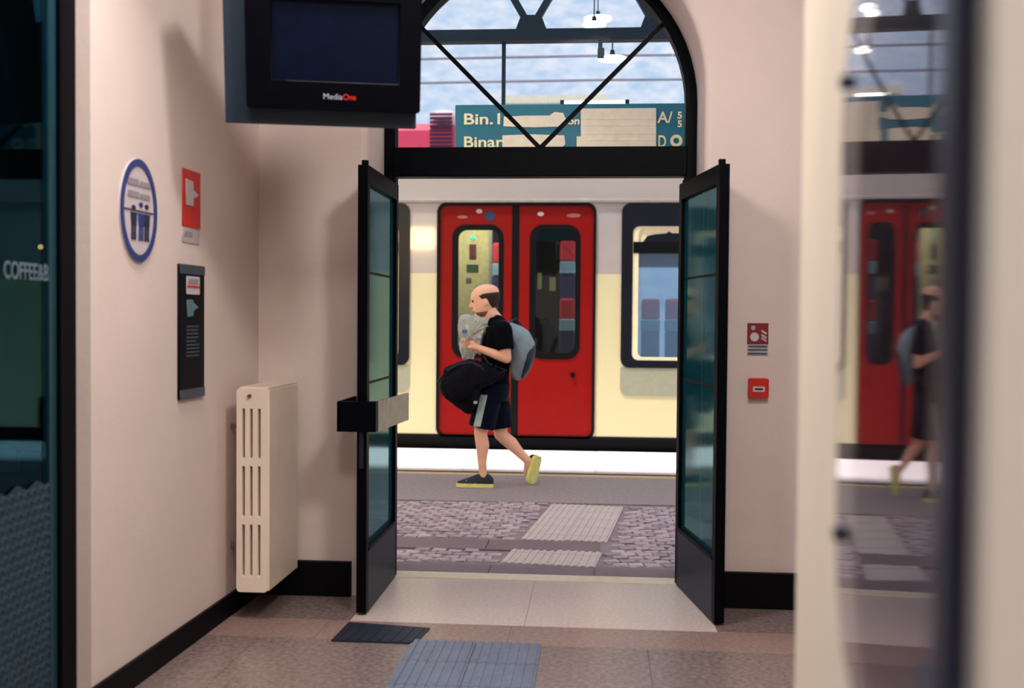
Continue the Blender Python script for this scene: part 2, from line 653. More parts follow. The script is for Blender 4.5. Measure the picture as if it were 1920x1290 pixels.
# end wall with the arched opening
arch = [(XO + RO * math.cos(a), ZS + RO * math.sin(a)) for a in [PI * i / 32 for i in range(33)]]
opening = [(XO + RO, -0.05)] + arch + [(XO - RO, -0.05)]
outer = [(-9, -0.05), (-9, 5.0), (9, 5.0), (9, -0.05)]
ring_pts = [(-9.0, -0.05), (XO - RO, -0.05)] + arch[::-1] + [(XO + RO, -0.05), (9.0, -0.05), (9.0, 5.0), (-9.0, 5.0)]
me = plate(ring_pts, [], 0.72, XZ(YW + 0.40), bevel=0.035)
struct(add('wall_end', me, M_wall))
struct(MB().box((LW1.x - 0.05, YW - 0.03, 0), (XO - RO - 0.04, YW + 0.01, 0.185)).build('baseboard_end', M_base))
struct(MB().box((XO + RO + 0.04, YW - 0.03, 0), (3.2, YW + 0.01, 0.185)).build('baseboard_end_1', M_base))
# rear, right and shop-side walls, ceiling (outside the frame; they close the hall)
struct(MB().box((3.2, -3.2, 0), (3.35, 5.6, 5)).build('wall_right', M_wall))
struct(MB().box((-3.5, -3.35, 0), (3.35, -3.2, 5)).build('wall_rear', M_wall))
struct(MB().box((-3.5, -3.35, 5.0), (3.35, 6.4, 5.15)).build('ceiling', M_ceil))

# near right pier that carries the mirror
PD = Vector((math.sin(0.096), math.cos(0.096), 0))
P0 = Vector((0.322 - 0.096 * 1.2, 0, 0))


def pier(s, out, z):
    p = P0 + PD * s + Vector((PD.y, -PD.x, 0)) * out      # out > 0: into the pier
    return Vector((p.x, p.y, z))


mbp = MB()
mbp.hexa([pier(-2.2, 0, 0), pier(-2.2, 0.5, 0), pier(2.33, 0.5, 0), pier(2.33, 0, 0), pier(-2.2, 0, 5), pier(-2.2, 0.5, 5), pier(2.33, 0.5, 5), pier(2.33, 0, 5)])
bmesh.ops.bevel(mbp.bm, geom=[e for e in mbp.bm.edges if abs(e.verts[0].co.z - e.verts[1].co.z) > 1], offset=0.012, segments=3, affect='EDGES')
struct(mbp.build('wall_right_pier', M_pier))

# ------------------------------------------------------------------ coffee-shop front on the left
shop = MB()
XG = -1.955
shop.box((XG - 0.03, 3.70, 0), (XG + 0.03, 3.805, 5))
shop.box((XG - 0.03, 0.9, 4.6), (XG + 0.03, 3.70, 5))
shop.box((XG - 0.03, 0.9, 0), (XG + 0.03, 3.70, 0.09))
wf = struct(shop.build('window_1', M_frame))
MB().box((XG - 0.012, 3.655, 0.09), (XG + 0.012, 3.70, 4.6)).build('frame_bead', mat('teal_bead', (26, 60, 72), rough=0.4), wf)
MB().box((XG - 0.004, 0.9, 0.09), (XG + 0.004, 3.655, 4.6)).build('pane', M_shopglass, wf)
# frosted film: wavy top and fish-scale relief
pts = []
z1 = 1.5 - (905 - 588) / F_PX * 3.7 - 0.01
n = 44
for i in range(n + 1):
    y = 0.9 + (3.70 - 0.9) * i / n
    pts.append(Vector((XG + 0.006, y, z1 + 0.012 * math.cos(i * PI))))
outl = pts + [Vector((XG + 0.006, 3.70, 0.09)), Vector((XG + 0.006, 0.9, 0.09))]
MB().prism(outl, (0.002, 0, 0)).build('frosted_film', M_frost, wf)
sc = MB()
for r in range(22):
    for c in range(14):
        y = 3.69 - c * 0.046 - (0.023 if r % 2 else 0)
        z = z1 - 0.03 - r * 0.033
        if z < 0.1:
            continue
        a = [Vector((XG + 0.0085, y + 0.02 * math.cos(q), z + 0.02 * math.sin(q))) for q in [PI * k / 6 for k in range(7)]]
        b2 = [Vector((XG + 0.0085, y + 0.012 * math.cos(q), z + 0.011 * math.sin(q))) for q in [PI * k / 6 for k in range(7)]]
        sc.prism(a + b2[::-1], (0.0025, 0, 0))
o = sc.build('film_scales', M_frostlt, wf)
o['kind'] = 'stuff'
# lettering on the glass
pA, pB = onplane(6, 521, Vector((XG + 0.006, 0, 0)), Vector((1, 0, 0))), onplane(90, 524, Vector((XG + 0.006, 0, 0)), Vector((1, 0, 0)))
me = text_mesh('COFFEE&B', 0.082, frameM((XG + 0.007, pA.y, pA.z), (0, 1, 0), (0, 0, 1)), depth=0.0012, width=pB.y - pA.y, offset=0.001)
add('lettering', me, M_text, wf)
# shop interior
struct(MB().box((-3.5, 0.7, 0), (-3.4, 5.6, 5)).build('wall_shop', M_shopdark))
struct(MB().box((-3.4, 5.5, 0), (-1.95, 5.56, 5)).build('wall_shop_end', M_shopdark))
struct(MB().box((-3.4, 0.75, 0), (-1.99, 0.85, 5)).build('wall_shop_rear', M_shopdark))
ct = thing('bar_counter', (-2.75, 4.5, 0), 'dark bar counter with a bright chrome edge behind the shop glass', 'counter')
xr = at(80, 832, 4.3)
MB().box((-3.38, 4.32, 0), (xr.x - 0.02, 4.9, xr.z - 0.04), bevel=0.004).build('body', M_shopdark, ct)
MB().box((-3.39, 4.30, xr.z - 0.035), (xr.x, 4.92, xr.z), bevel=0.004).build('worktop', M_frame, ct)
MB().tube((-3.38, 4.295, xr.z - 0.006), (xr.x, 4.295, xr.z - 0.006), 0.009).build('chrome_edge', M_chrome, ct)
MB().box((-3.0, 4.29, xr.z - 0.12), (at(34, 850, 4.3).x, 4.315, xr.z - 0.03)).build('drawer_front', mat('violet_grey', (84, 74, 104), rough=0.5), ct)
lp = thing('shop_spotlight', at(76, 463, 4.7), 'tiny glowing orange spotlight inside the dark coffee shop', 'lamp')
pz = at(76, 463, 4.7)
MB().ball(pz, 0.012, 10, 8).build('bulb', mat('orange_bulb', (255, 170, 90), emit=(255, 170, 90), estr=1.5), lp)
MB().tube(pz + Vector((0, 0.005, 0.01)), pz + Vector((0, 0.03, 0.07)), 0.008).tube(pz + Vector((0, 0.03, 0.07)), pz + Vector((0, 0.03, 5 - pz.z)), 0.004).build('stem', M_frame, lp)

# ------------------------------------------------------------------ arched door frame with fanlight
RI = RO - 0.098
zt0, zt1 = at(1000, 333, YF).z, at(1000, 278, YF).z
d1 = struct(add('door_1', plate([(XO + RO, 0)] + arch + [(XO - RO, 0)] +
                                [(XO - RI, 0)] + [(XO + RI * math.cos(PI - PI * i / 32), ZS + RI * math.sin(PI - PI * i / 32)) for i in range(33)] + [(XO + RI, 0)],
                                [], 0.10, XZ(YF)), M_frame))
MB().box((XO - RI - 0.01, YF - 0.06, zt0), (XO + RI + 0.01, YF + 0.05, zt1), bevel=0.006).build('transom_bar', M_frame, d1)
pc = Vector((XO + 0.005, YF, zt1))
for sgn in (-1, 1):
    q = Vector((sgn * 0.70, 0, 0.705))
    MB().bar(pc, pc + q * 1.07, 0.024, 0.02, up=(0, 1, 0)).build('muntin', M_frame, d1)
# glass: three panes between the muntins
arci = [Vector((XO + RI * math.cos(PI * i / 32), YF, ZS + RI * math.sin(PI * i / 32))) for i in range(33)]
cut = lambda v, sg: (v.x - pc.x) * sg - (v.z - pc.z)
right = [pc, Vector((XO + RI, YF, zt1))] + [v for v in arci if v.x > pc.x and (v.x - pc.x) > (v.z - pc.z)]
left = [v for v in arci if v.x < pc.x and (pc.x - v.x) > (v.z - pc.z)] + [Vector((XO - RI, YF, zt1)), pc]
midp = [pc] + [v for v in arci if (v.z - pc.z) >= abs(v.x - pc.x)]
for pl in (left, midp, right):
    MB().prism(pl, (0, 0.004, 0)).build('pane', M_fan, d1)

# threshold
trim = struct(MB().box((XO - RO, 6.03, -0.1), (XO + RO, 6.17, 0.004), bevel=0.003).build('trim_1', M_thresh))


def door_leaf(name, label, hinge, ang, sgn, handle):
    """a leaf built at its own hinge: local y runs from hinge (0) towards the hall (-0.82)"""
    th = thing(name, hinge, label, 'door')
    R = Matrix.Rotation(ang, 3, 'Z')
    H = Vector(hinge)

    def P(x, y, z):
        return H + R @ Vector((x, y, z))

    def B(x0, x1, y0, y1, z0, z1):
        return [P(x0, y0, z0), P(x1, y0, z0), P(x1, y1, z0), P(x0, y1, z0), P(x0, y0, z1), P(x1, y0, z1), P(x1, y1, z1), P(x0, y1, z1)]
    Ln, T, Ht = 0.82, 0.025, 2.25
    MB().hexa(B(-T, T, -Ln, -Ln + 0.055, 0.012, Ht)).build('stile', M_frame, th)
    MB().hexa(B(-T, T, -0.055, 0, 0.012, Ht)).build('stile', M_frame, th)
    MB().hexa(B(-T, T, -Ln + 0.055, -0.055, Ht - 0.09, Ht)).build('top_rail', M_frame, th)
    kp = MB().hexa(B(-T, T, -Ln + 0.055, -0.055, 0.012, 0.325)).build('kick_panel', M_kick, th)
    MB().hexa(B(-T - 0.004, T + 0.004, -Ln + 0.05, -0.05, 0.315, 0.335)).build('bead', M_frame, kp)
    zs = [0.335, 1.16, 1.72, Ht - 0.09]
    for a, b in zip(zs, zs[1:]):
        MB().hexa(B(-0.005, 0.005, -Ln + 0.055, -0.055, a, b)).build('pane', M_leafglass, th)
    for z in zs[1:3]:
        MB().hexa(B(-0.008, 0.008, -Ln + 0.055, -0.055, z - 0.006, z + 0.006)).build('glazing_bar', M_frame, th)
    MB().tube(P(0, -Ln + 0.05, Ht), P(0, -Ln + 0.05, Ht + 0.028), 0.018).build('pivot', M_frame, th)
    MB().tube(P(0, -0.03, Ht), P(0, -0.03, Ht + 0.02), 0.014).build('pivot', M_frame, th)
    if handle:
        z0, z1 = 0.925, 1.075
        hb = MB().hexa(B(-0.118, 0.078, -Ln - 0.035, -Ln + 0.02, z0, z1))
        hb.hexa(B(-0.118, -0.104, -Ln - 0.035, -Ln + 0.34, z0, z1))
        hd = hb.build('handle', M_frame, th)
        MB().hexa([P(0.066, -Ln + 0.021, z0), P(0.080, -Ln + 0.021, z0), P(0.126, -0.20, z0), P(0.112, -0.20, z0),
                   P(0.066, -Ln + 0.021, z1), P(0.080, -Ln + 0.021, z1), P(0.126, -0.20, z1), P(0.112, -0.20, z1)]).build('grip_plate', M_grey, hd)
        lk = MB().hexa(B(-0.012, 0.010, -Ln - 0.008, -Ln, 0.74, 0.925)).build('lock_plate', mat('lock_plate', (48, 50, 62), rough=0.3, metal=0.5), th)
    return th


door_leaf('door_leaf', 'black framed teal glass door leaf with grey handle plates standing open beside the radiator', (-1.165, 6.05, 0), 0.0, 1, True)
door_leaf('door_leaf', 'black framed teal glass door leaf without handle standing open by the fire signs', (0.475, 6.05, 0), math.radians(9.3), -1, False)

# ------------------------------------------------------------------ floor mats and tactile strip in the hall
mt = thing('floor_mat', (-1.02, 5.04, 0), 'small plain dark mat on the hall floor by the open left door leaf', 'mat')
a_, b_, c_, d_ = atz(621, 1203), atz(779, 1208), atz(806, 1180), atz(654, 1169)
MB().prism([Vector((p.x, p.y, 0.001)) for p in (a_, b_, c_, d_)], (0, 0, 0.007)).build('pad', M_mat, mt)
fl = MB()
for i in range(8):
    p, q = a_.lerp(b_, (i + .5) / 8), d_.lerp(c_, (i + .5) / 8)
    fl.bar(Vector((p.x, p.y, 0.009)).lerp(Vector((q.x, q.y, 0.009)), 0.06), Vector((p.x, p.y, 0.009)).lerp(Vector((q.x, q.y, 0.009)), 0.94), 0.012, 0.003)
fl.build('rib', M_mat, mt)['kind'] = 'stuff'
gm = thing('tactile_strip', (-0.545, 4.3, 0), 'wide ribbed blue-grey tactile strip set on the hall floor', 'tactile strip')
ta = MB()
ta.box((-0.148, -0.148, 0.001), (0.148, 0.148, 0.007))
for k in range(7):
    x = -0.126 + k * 0.042
    ta.box((x - 0.010, -0.148, 0.006), (x + 0.010, 0.148, 0.0115))
tme = ta.mesh('tactile_tile')
tme.materials.append(M_tactblue)
for j in range(8):
    for i in range(2):
        o = bpy.data.objects.new('tactile_tile', tme)
        COL.objects.link(o)
        o.location = (-0.55 + (i - 0.5) * 0.3 + 0.012, 4.69 - 0.3 * j, 0)
        attach(o, gm)

# ------------------------------------------------------------------ radiator
ry0, ry1 = 5.05, 5.56
rx0, rx1 = -1.742, -1.590
rz0, rz1 = 0.150, 1.143
rd = thing('radiator', ((rx0 + rx1) / 2, (ry0 + ry1) / 2, rz0), 'tall cream column radiator hung on the left wall beside the open door', 'radiator')
nsec = 9
secw = (ry1 - ry0) / nsec


def section():
    # solid end silhouette with three rows of three slots, thickness along Y
    w = rx1 - rx0
    h = rz1 - rz0
    outl = rrect(0, 0, w, h, 0.018, 4)
    holes = []
    cols = [w * 0.22, w * 0.47, w * 0.73]
    rows = [(h * 0.075, h * 0.335), (h * 0.368, h * 0.622), (h * 0.655, h * 0.905)]
    for x in cols:
        for r0, r1 in rows:
            holes.append(rrect(x - 0.0088, r0, x + 0.0088, r1, 0.008, 3)[::-1])
    return plate(outl, holes, secw - 0.006, Matrix.Identity(4), bevel=0.002)


sme = section()
sme.transform(frameM((0, 0, 0), (1, 0, 0), (0, 0, 1)))
sme.materials.append(M_rad)
for k in range(nsec):
    o = bpy.data.objects.new('radiator_section', sme)
    COL.objects.link(o)
    o.location = (rx0, ry0 + secw * (k + 0.5), rz0)
    attach(o, rd)
MB().box((rx0 + 0.012, ry0 + 0.03, rz0 + 0.02), (rx1 - 0.012, ry1 - 0.02, rz1 - 0.02)).build('core', M_slot, rd)
MB().box((rx1 - 0.004, ry0 + 0.004, rz0 + 0.006), (rx1 + 0.010, ry1 - 0.01, rz1 - 0.004), bevel=0.004).build('front_plate', M_rad, rd)
MB().box((rx0 + 0.01, ry0 + 0.01, rz1 - 0.004), (rx1 + 0.004, ry1 - 0.01, rz1 + 0.008), bevel=0.004).build('top_grille', M_rad, rd)
MB().tube((rx0 + 0.065, ry0 - 0.012, rz1 - 0.035), (rx0 + 0.065, ry0 + 0.004, rz1 - 0.035), 0.009).build('vent_valve', mat('valve_brown', (90, 66, 58), rough=0.5), rd)
for y in (ry0 + 0.16, ry1 - 0.12):
    for z in (rz0 + 0.2, rz1 - 0.2):
        MB().box((-1.84, y - 0.010, z - 0.012), (rx0 + 0.005, y + 0.010, z + 0.012)).build('bracket', M_slot, rd)

# ------------------------------------------------------------------ signs on the left wall


def lwM(px, py, out=0.0):
    p = lw(px, py) + LWN * out
    return frameM(p, LWD, (0, 0, 1))


def disc2d(cx, cy, rx, ry, n=40):
    return [(cx + rx * math.cos(2 * PI * i / n), cy + ry * math.sin(2 * PI * i / n)) for i in range(n)]


def rect2d(x0, y0, x1, y1):
    return [(x0, y0), (x1, y0), (x1, y1), (x0, y1)]


c = lw(257, 395)
wl, wr = lw(223, 395), lw(291, 395)
ow = (wr - wl).length / 2
oh = (lw(257, 299).z - lw(257, 492).z) / 2
M0 = frameM(c, LWD, (0, 0, 1))
os_ = thing('oval_sign', c, 'white round sign with a thick blue ring and blue figures on left wall', 'sign')
add('board', plate(disc2d(0, 0, ow, oh), [], 0.006, M0 @ Matrix.Translation((0, 0, 0.004))), M_signwht, os_)
add('ring', plate(disc2d(0, 0, ow, oh), [disc2d(0, 0, ow * 0.84, oh * 0.86)[::-1]], 0.004, M0 @ Matrix.Translation((0, 0, 0.010))), M_signblue, os_)
T9 = M0 @ Matrix.Translation((0, 0, 0.009))
for fx, hh, mm_ in ((-0.30, 0.02, M_signnavy), (0.10, 0.10, M_signblue), (0.42, 0.08, M_signnavy)):
    g = [plate(disc2d(fx * ow, (hh + 0.02) * oh, 0.10 * ow, 0.05 * oh, 14), [], 0.004, T9),
         plate([(fx * ow - 0.17 * ow, -0.05 * oh), (fx * ow + 0.17 * ow, -0.05 * oh), (fx * ow + 0.14 * ow, -0.30 * oh), (fx * ow - 0.12 * ow, -0.30 * oh)], [], 0.004, T9),
         plate(rect2d(fx * ow - 0.12 * ow, -0.58 * oh, fx * ow - 0.02 * ow, -0.28 * oh), [], 0.004, T9),
         plate(rect2d(fx * ow + 0.04 * ow, -0.58 * oh, fx * ow + 0.12 * ow, -0.28 * oh), [], 0.004, T9)]
    bm = bmesh.new()
    for q in g:
        bm.from_mesh(q)
    me = bpy.data.meshes.new('figure')
    bm.to_mesh(me)
    bm.free()
    add('figure', me, mm_, os_)
add('crossbar', plate(rect2d(-0.82 * ow, -0.02 * oh, 0.8 * ow, 0.005 * oh), [], 0.003, T9), M_signnavy, os_)
M_inkgrey = mat('faded_ink_grey', (150, 138, 150), rough=0.6, var=0.15, scale=120)
for y0, y1, x in ((0.47, 0.60, 0.62), (0.24, 0.36, 0.6)):
    add('text_line', plate(rect2d(-x * ow, y0 * oh, -0.02 * ow, y1 * oh), [], 0.003, T9), M_inkgrey, os_)
    add('text_line', plate(rect2d(0.04 * ow, y0 * oh, x * ow, (y1 - 0.02) * oh), [], 0.003, T9), M_inkgrey, os_)


def wall_rect_sign(px0, py0, px1, py1):
    p, q = lw(px0, (py0 + py1) / 2), lw(px1, (py0 + py1) / 2)
    c_ = lw((px0 + px1) / 2, (py0 + py1) / 2)
    z1_, z0_ = lw((px0 + px1) / 2, py0).z, lw((px0 + px1) / 2, py1).z
    return frameM(((p.x + q.x) / 2, (p.y + q.y) / 2, (z0_ + z1_) / 2), LWD, (0, 0, 1)), (q - p).length / 2, (z1_ - z0_) / 2


Mx, w, h = wall_rect_sign(341, 320, 373, 426)
fs = thing('fire_hose_sign', Mx.translation, 'tall red sign with a white hose cabinet symbol high on left wall', 'sign')
add('board', plate(rect2d(-w, -h, w, h), [], 0.006, Mx @ Matrix.Translation((0, 0, 0.004))), M_signred, fs)
T9 = Mx @ Matrix.Translation((0, 0, 0.008))
add('symbol', plate([(-0.72 * w, -0.25 * h), (0.12 * w, -0.25 * h), (0.12 * w, 0.02 * h), (0.55 * w, 0.12 * h), (0.75 * w, 0.2 * h), (0.12 * w, 0.32 * h), (0.12 * w, 0.62 * h), (-0.72 * w, 0.66 * h)], [], 0.003, T9), M_signwht, fs)
Mx, w, h = wall_rect_sign(341, 430, 372, 456)
add('caption_strip', plate(rect2d(-w, -h, w, h), [], 0.004, Mx @ Matrix.Translation((0, 0, 0.003))), M_signpale, fs)
add('caption', plate(rect2d(-w * 0.85, -h * 0.1, w * 0.1, h * 0.6), [], 0.002, Mx @ Matrix.Translation((0, 0, 0.006))), M_inkgrey, fs)

Mx, w, h = wall_rect_sign(332, 497, 378, 746)
bp_ = thing('notice_panel', Mx.translation, 'tall narrow black panel with slate ends and a white label on left wall', 'panel')
add('board', plate(rect2d(-w, -h, w, h), [], 0.012, Mx @ Matrix.Translation((0, 0, 0.007))), M_panelblk, bp_)
Mf = Mx @ Matrix.Translation((0, 0, 0.0145))
add('end_band', plate(rect2d(-w, h * 0.86, w, h), [], 0.004, Mf), M_panelgrey, bp_)
add('end_band', plate(rect2d(-w, -h, w, -h * 0.86), [], 0.004, Mf), M_panelgrey, bp_)
add('label_plate', plate(rrect(-w * 0.5, h * 0.56, w * 0.55, h * 0.83, 0.006), [], 0.004, Mf), M_signwht, bp_)
add('label_stripe', plate(rect2d(-w * 0.5, h * 0.66, w * 0.55, h * 0.69), [], 0.002, Mx @ Matrix.Translation((0, 0, 0.0175))), M_signred, bp_)
add('label_print', plate(rect2d(-w * 0.4, h * 0.71, w * 0.4, h * 0.79), [], 0.002, Mx @ Matrix.Translation((0, 0, 0.0175))), M_inkgrey, bp_)
add('symbol', plate([(-0.45 * w, 0.22 * h), (0.05 * w, 0.24 * h), (0.05 * w, 0.31 * h), (0.45 * w, 0.37 * h), (0.05 * w, 0.44 * h), (0.0 * w, 0.48 * h), (-0.45 * w, 0.48 * h)], [], 0.003, Mf), mat('symbol_steel', (92, 122, 134), rough=0.5), bp_)
for k in range(9):
    z = h * (0.08 - 0.055 * k)
    x1 = w * random.uniform(0.25, 0.6)
    add('text_line', plate(rect2d(-w * 0.5, z - 0.004, x1, z + 0.003), [], 0.002, Mf), M_lettergrey, bp_)

# ------------------------------------------------------------------ signs on the end wall, right
YS = YW - 0.045


def ends(px0, py0, px1, py1, Y):
    a, b = at(px0, py1, Y), at(px1, py0, Y)
    return (a.x + b.x) / 2, (a.z + b.z) / 2, (b.x - a.x) / 2, (b.z - a.z) / 2


YS = YW - 0.0
cx, cz, w, h = ends(1401, 606, 1441, 645, YW)
Y0 = YW + 0.005
es = thing('extinguisher_sign', (cx, Y0, cz), 'square dark red fire extinguisher sign with striped caption on end wall', 'sign')
Mx = XZ(Y0) @ Matrix.Translation((cx, cz, 0))
M_exred = mat('sign_dark_red', (126, 26, 22), rough=0.45)
add('board', plate(rect2d(-w, -h, w, h), [], 0.006, Mx @ Matrix.Translation((0, 0, 0.004))), M_exred, es)
T9 = Mx @ Matrix.Translation((0, 0, 0.008))
add('symbol', plate(disc2d(-0.32 * w, -0.32 * h, 0.42 * w, 0.42 * h, 20), [], 0.003, T9), M_signwht, es)
add('symbol', plate(disc2d(-0.45 * w, 0.55 * h, 0.22 * w, 0.22 * h, 14), [], 0.003, T9), M_signpale, es)
for zz in (-0.2, -0.5, 0.2):
    add('symbol', plate([(0.3 * w, (zz - 0.02) * h), (0.8 * w, (zz - 0.3) * h), (0.85 * w, (zz - 0.12) * h), (0.35 * w, (zz + 0.18) * h)], [], 0.003, T9), M_signpale, es)
cap = add('caption_strip', plate(rect2d(-w, -h * 2.05, w, -h * 1.02), [], 0.004, Mx @ Matrix.Translation((0, 0, 0.003))), M_signpale, es)
for zz in (-1.22, -1.55, -1.9):
    add('text_line', plate(rect2d(-0.9 * w, (zz - 0.09) * h, 0.9 * w, (zz + 0.09) * h), [], 0.002, Mx @ Matrix.Translation((0, 0, 0.006))), mat('caption_teal', (62, 84, 98), rough=0.6), cap)
cx, cz, w, h = ends(1403, 710, 1439, 744, YW)
al = thing('alarm_call_point', (cx, Y0, cz), 'small red square fire alarm call point on end wall below the extinguisher sign', 'alarm')
Mx = XZ(Y0) @ Matrix.Translation((cx, cz, 0))
add('case', plate(rrect(-w, -h, w, h, 0.008), [], 0.03, Mx @ Matrix.Translation((0, 0, 0.02)), bevel=0.003), M_signred, al)
wi = add('window', plate(rrect(-w * 0.62, -h * 0.4, w * 0.62, h * 0.18, 0.004), [], 0.004, Mx @ Matrix.Translation((0, 0, 0.039))), M_signwht, al)
add('print', plate(rect2d(-w * 0.42, -h * 0.2, w * 0.42, 0.0), [], 0.002, Mx @ Matrix.Translation((0, 0, 0.042))), M_signnavy, wi)

# ------------------------------------------------------------------ monitor
tvc = at(630, 72, 4.25)
th_ = math.radians(13)
ti = math.radians(-13)
rx = Vector((math.cos(th_), math.sin(th_), 0))
nn = Vector((math.sin(th_), -math.cos(th_), 0))
nn = (nn * math.cos(ti) + Vector((0, 0, 1)) * math.sin(ti)).normalized()
uz = nn.cross(rx).normalized()
TV = Matrix(((rx.x, uz.x, nn.x, tvc.x), (rx.y, uz.y, nn.y, tvc.y), (rx.z, uz.z, nn.z, tvc.z), (0, 0, 0, 1)))
k_ = 4.3 / F_PX
tv = thing('monitor', tvc, 'black flat screen monitor, switched off, hung high in the corner beside the arch', 'monitor')
# sizes in px-metres around the screen centre
L_, R_, Bt, Tp = -163, 157, -130, 118
sl, sr, sb, stp = -119, 119, -81, 68


def tvplate(outer, holes, z, thick, bevel=0.0):
    sc2 = lambda pts: [(x * k_, y * k_) for x, y in pts]
    return plate(sc2(outer), [sc2(q)[::-1] for q in holes], thick, TV @ Matrix.Translation((0, 0, z)), bevel=bevel)


add('bezel', tvplate(rrect(L_, Bt, R_, Tp, 5), [rect2d(sl, sb, sr, stp)], 0.0, 0.05, bevel=0.004), M_tvcase, tv)
add('screen', tvplate(rect2d(sl - 2, sb - 2, sr + 2, stp + 2), [], 0.004, 0.01), M_screen, tv)
add('bevel_highlight', tvplate(rect2d(sl + 28, sb - 1, sr, sb + 1.4), [], 0.022, 0.012), M_bevelglint, tv)  # pale strip standing in for light caught on the bezel's inner bevel
hz = tvplate(rrect(L_ - 44, Bt - 33, R_ - 4, Tp, 3), [], -0.14, 0.2)
add('housing', hz, M_tvbox, tv)
lo = TV @ Matrix.Translation((-24 * k_, (sb - 30) * k_, 0.030))
add('lettering', text_mesh('Media', 15 * k_, lo, depth=0.0008, width=35 * k_), mat('logo_grey', (176, 170, 188), rough=0.5), tv)
lo = TV @ Matrix.Translation((13 * k_, (sb - 30) * k_, 0.030))
add('lettering', text_mesh('One', 15 * k_, lo, depth=0.0008, width=24 * k_), mat('logo_red', (220, 30, 24), rough=0.5), tv)
tb = TV @ Vector((-60 * k_, Tp * k_, -0.14))
MB().tube(tb, (tb.x, tb.y, 5.0), 0.025).box((tb.x - 0.08, tb.y - 0.08, 4.98), (tb.x + 0.08, tb.y + 0.08, 5.0)).build('ceiling_bracket', M_frame, tv)

# ------------------------------------------------------------------ mirror on the near pier
def mirx(y):
    return 0.300 + 0.0945 * (y - 1.2) + 0.07 / 2 * (y - 1.2) ** 2


mr = thing('mirror_panel', (0.27, 1.1, 1.06), 'narrow rounded mirror sheet with dark blue edge strip bolted to the near pier', 'mirror')
y0, y1, z0, z1 = 0.835, 1.50, 1.05, 1.92
bm = bmesh.new()
NY, NZ = 48, 48
rad = 0.20


def inset(z):
    d = min(z - z0, z1 - z)
    if d >= rad:
        return 0.0
    return rad - math.sqrt(max(0, rad * rad - (rad - d) ** 2))


rows = []
for j in range(NZ + 1):
    z = z0 + (z1 - z0) * j / NZ
    e = inset(z)
    rows.append([bm.verts.new((mirx(y), y, z)) for y in [y0 + 0.036 + (y1 - e * 1.0 - y0 - 0.036) * i / NY for i in range(NY + 1)]])
for j in range(NZ):
    for i in range(NY):
        bm.faces.new([rows[j][i], rows[j][i + 1], rows[j + 1][i + 1], rows[j + 1][i]])
r_ = bmesh.ops.solidify(bm, geom=bm.faces[:], thickness=0.006)
bmesh.ops.recalc_face_normals(bm, faces=bm.faces)
for f in bm.faces:
    f.smooth = abs(f.normal.x) > 0.8
me = bpy.data.meshes.new('sheet')
bm.to_mesh(me)
bm.free()
add('sheet', me, M_mirror, mr)
eb = MB()
for j in range(24):
    za, zb = z0 + (z1 - z0) * j / 24, z0 + (z1 - z0) * (j + 1) / 24
    xa, xb = mirx(y0), mirx(y0 + 0.04)
    eb.hexa([Vector((xa - 0.006, y0, za)), Vector((xb - 0.005, y0 + 0.04, za)), Vector((xb + 0.012, y0 + 0.04, za)), Vector((xa + 0.012, y0, za)),
             Vector((xa - 0.006, y0, zb)), Vector((xb - 0.005, y0 + 0.04, zb)), Vector((xb + 0.012, y0 + 0.04, zb)), Vector((xa + 0.012, y0, zb))])
bmesh.ops.remove_doubles(eb.bm, verts=eb.bm.verts[:], dist=1e-5)
eb.build('edge_strip', M_mirredge, mr)
for px, py in ((1572, 155), (1551, 1000)):
    d = ray(px, py)
    yb = 1.43
    pb = EYE + d * (yb / d.y)
    xm = mirx(yb)
    MB().tube((xm - 0.010, yb, pb.z), (xm + 0.03, yb, pb.z), 0.0095, seg=16).build('bolt', M_mirredge, mr)

# ------------------------------------------------------------------ platform
pf = struct(MB().box((-12, 6.10, -1.0), (12, 11.95, -0.012)).build('platform', M_mort))
dk = MB().box((-12, 11.95, -1.2), (12, 30, -0.95)).build('track_bed', mat('ballast', (88, 78, 74), rough=0.95, var=0.4, scale=60, bump=0.8))
struct(dk)


def pbox(name, lo, hi, m_, bev=0.003):
    return MB().box(lo, hi, bevel=bev).build(name, m_, pf)


ya, yb2 = 6.175, 6.42
for i, X in enumerate([-3.1 + 0.62 * k for k in range(10)]):
    pbox('slab', (X, ya, -0.05), (X + 0.612, yb2, random.uniform(-0.001, 0.001)), M_slab)
# second band stops at the guide path's right edge
yc, yd = 6.83, 7.14
for i, X in enumerate([0.035 - 0.74 * (k + 1) for k in range(6)]):
    pbox('slab', (X, yc, -0.05), (X + 0.732, yd, random.uniform(-0.001, 0.001)), M_slab)
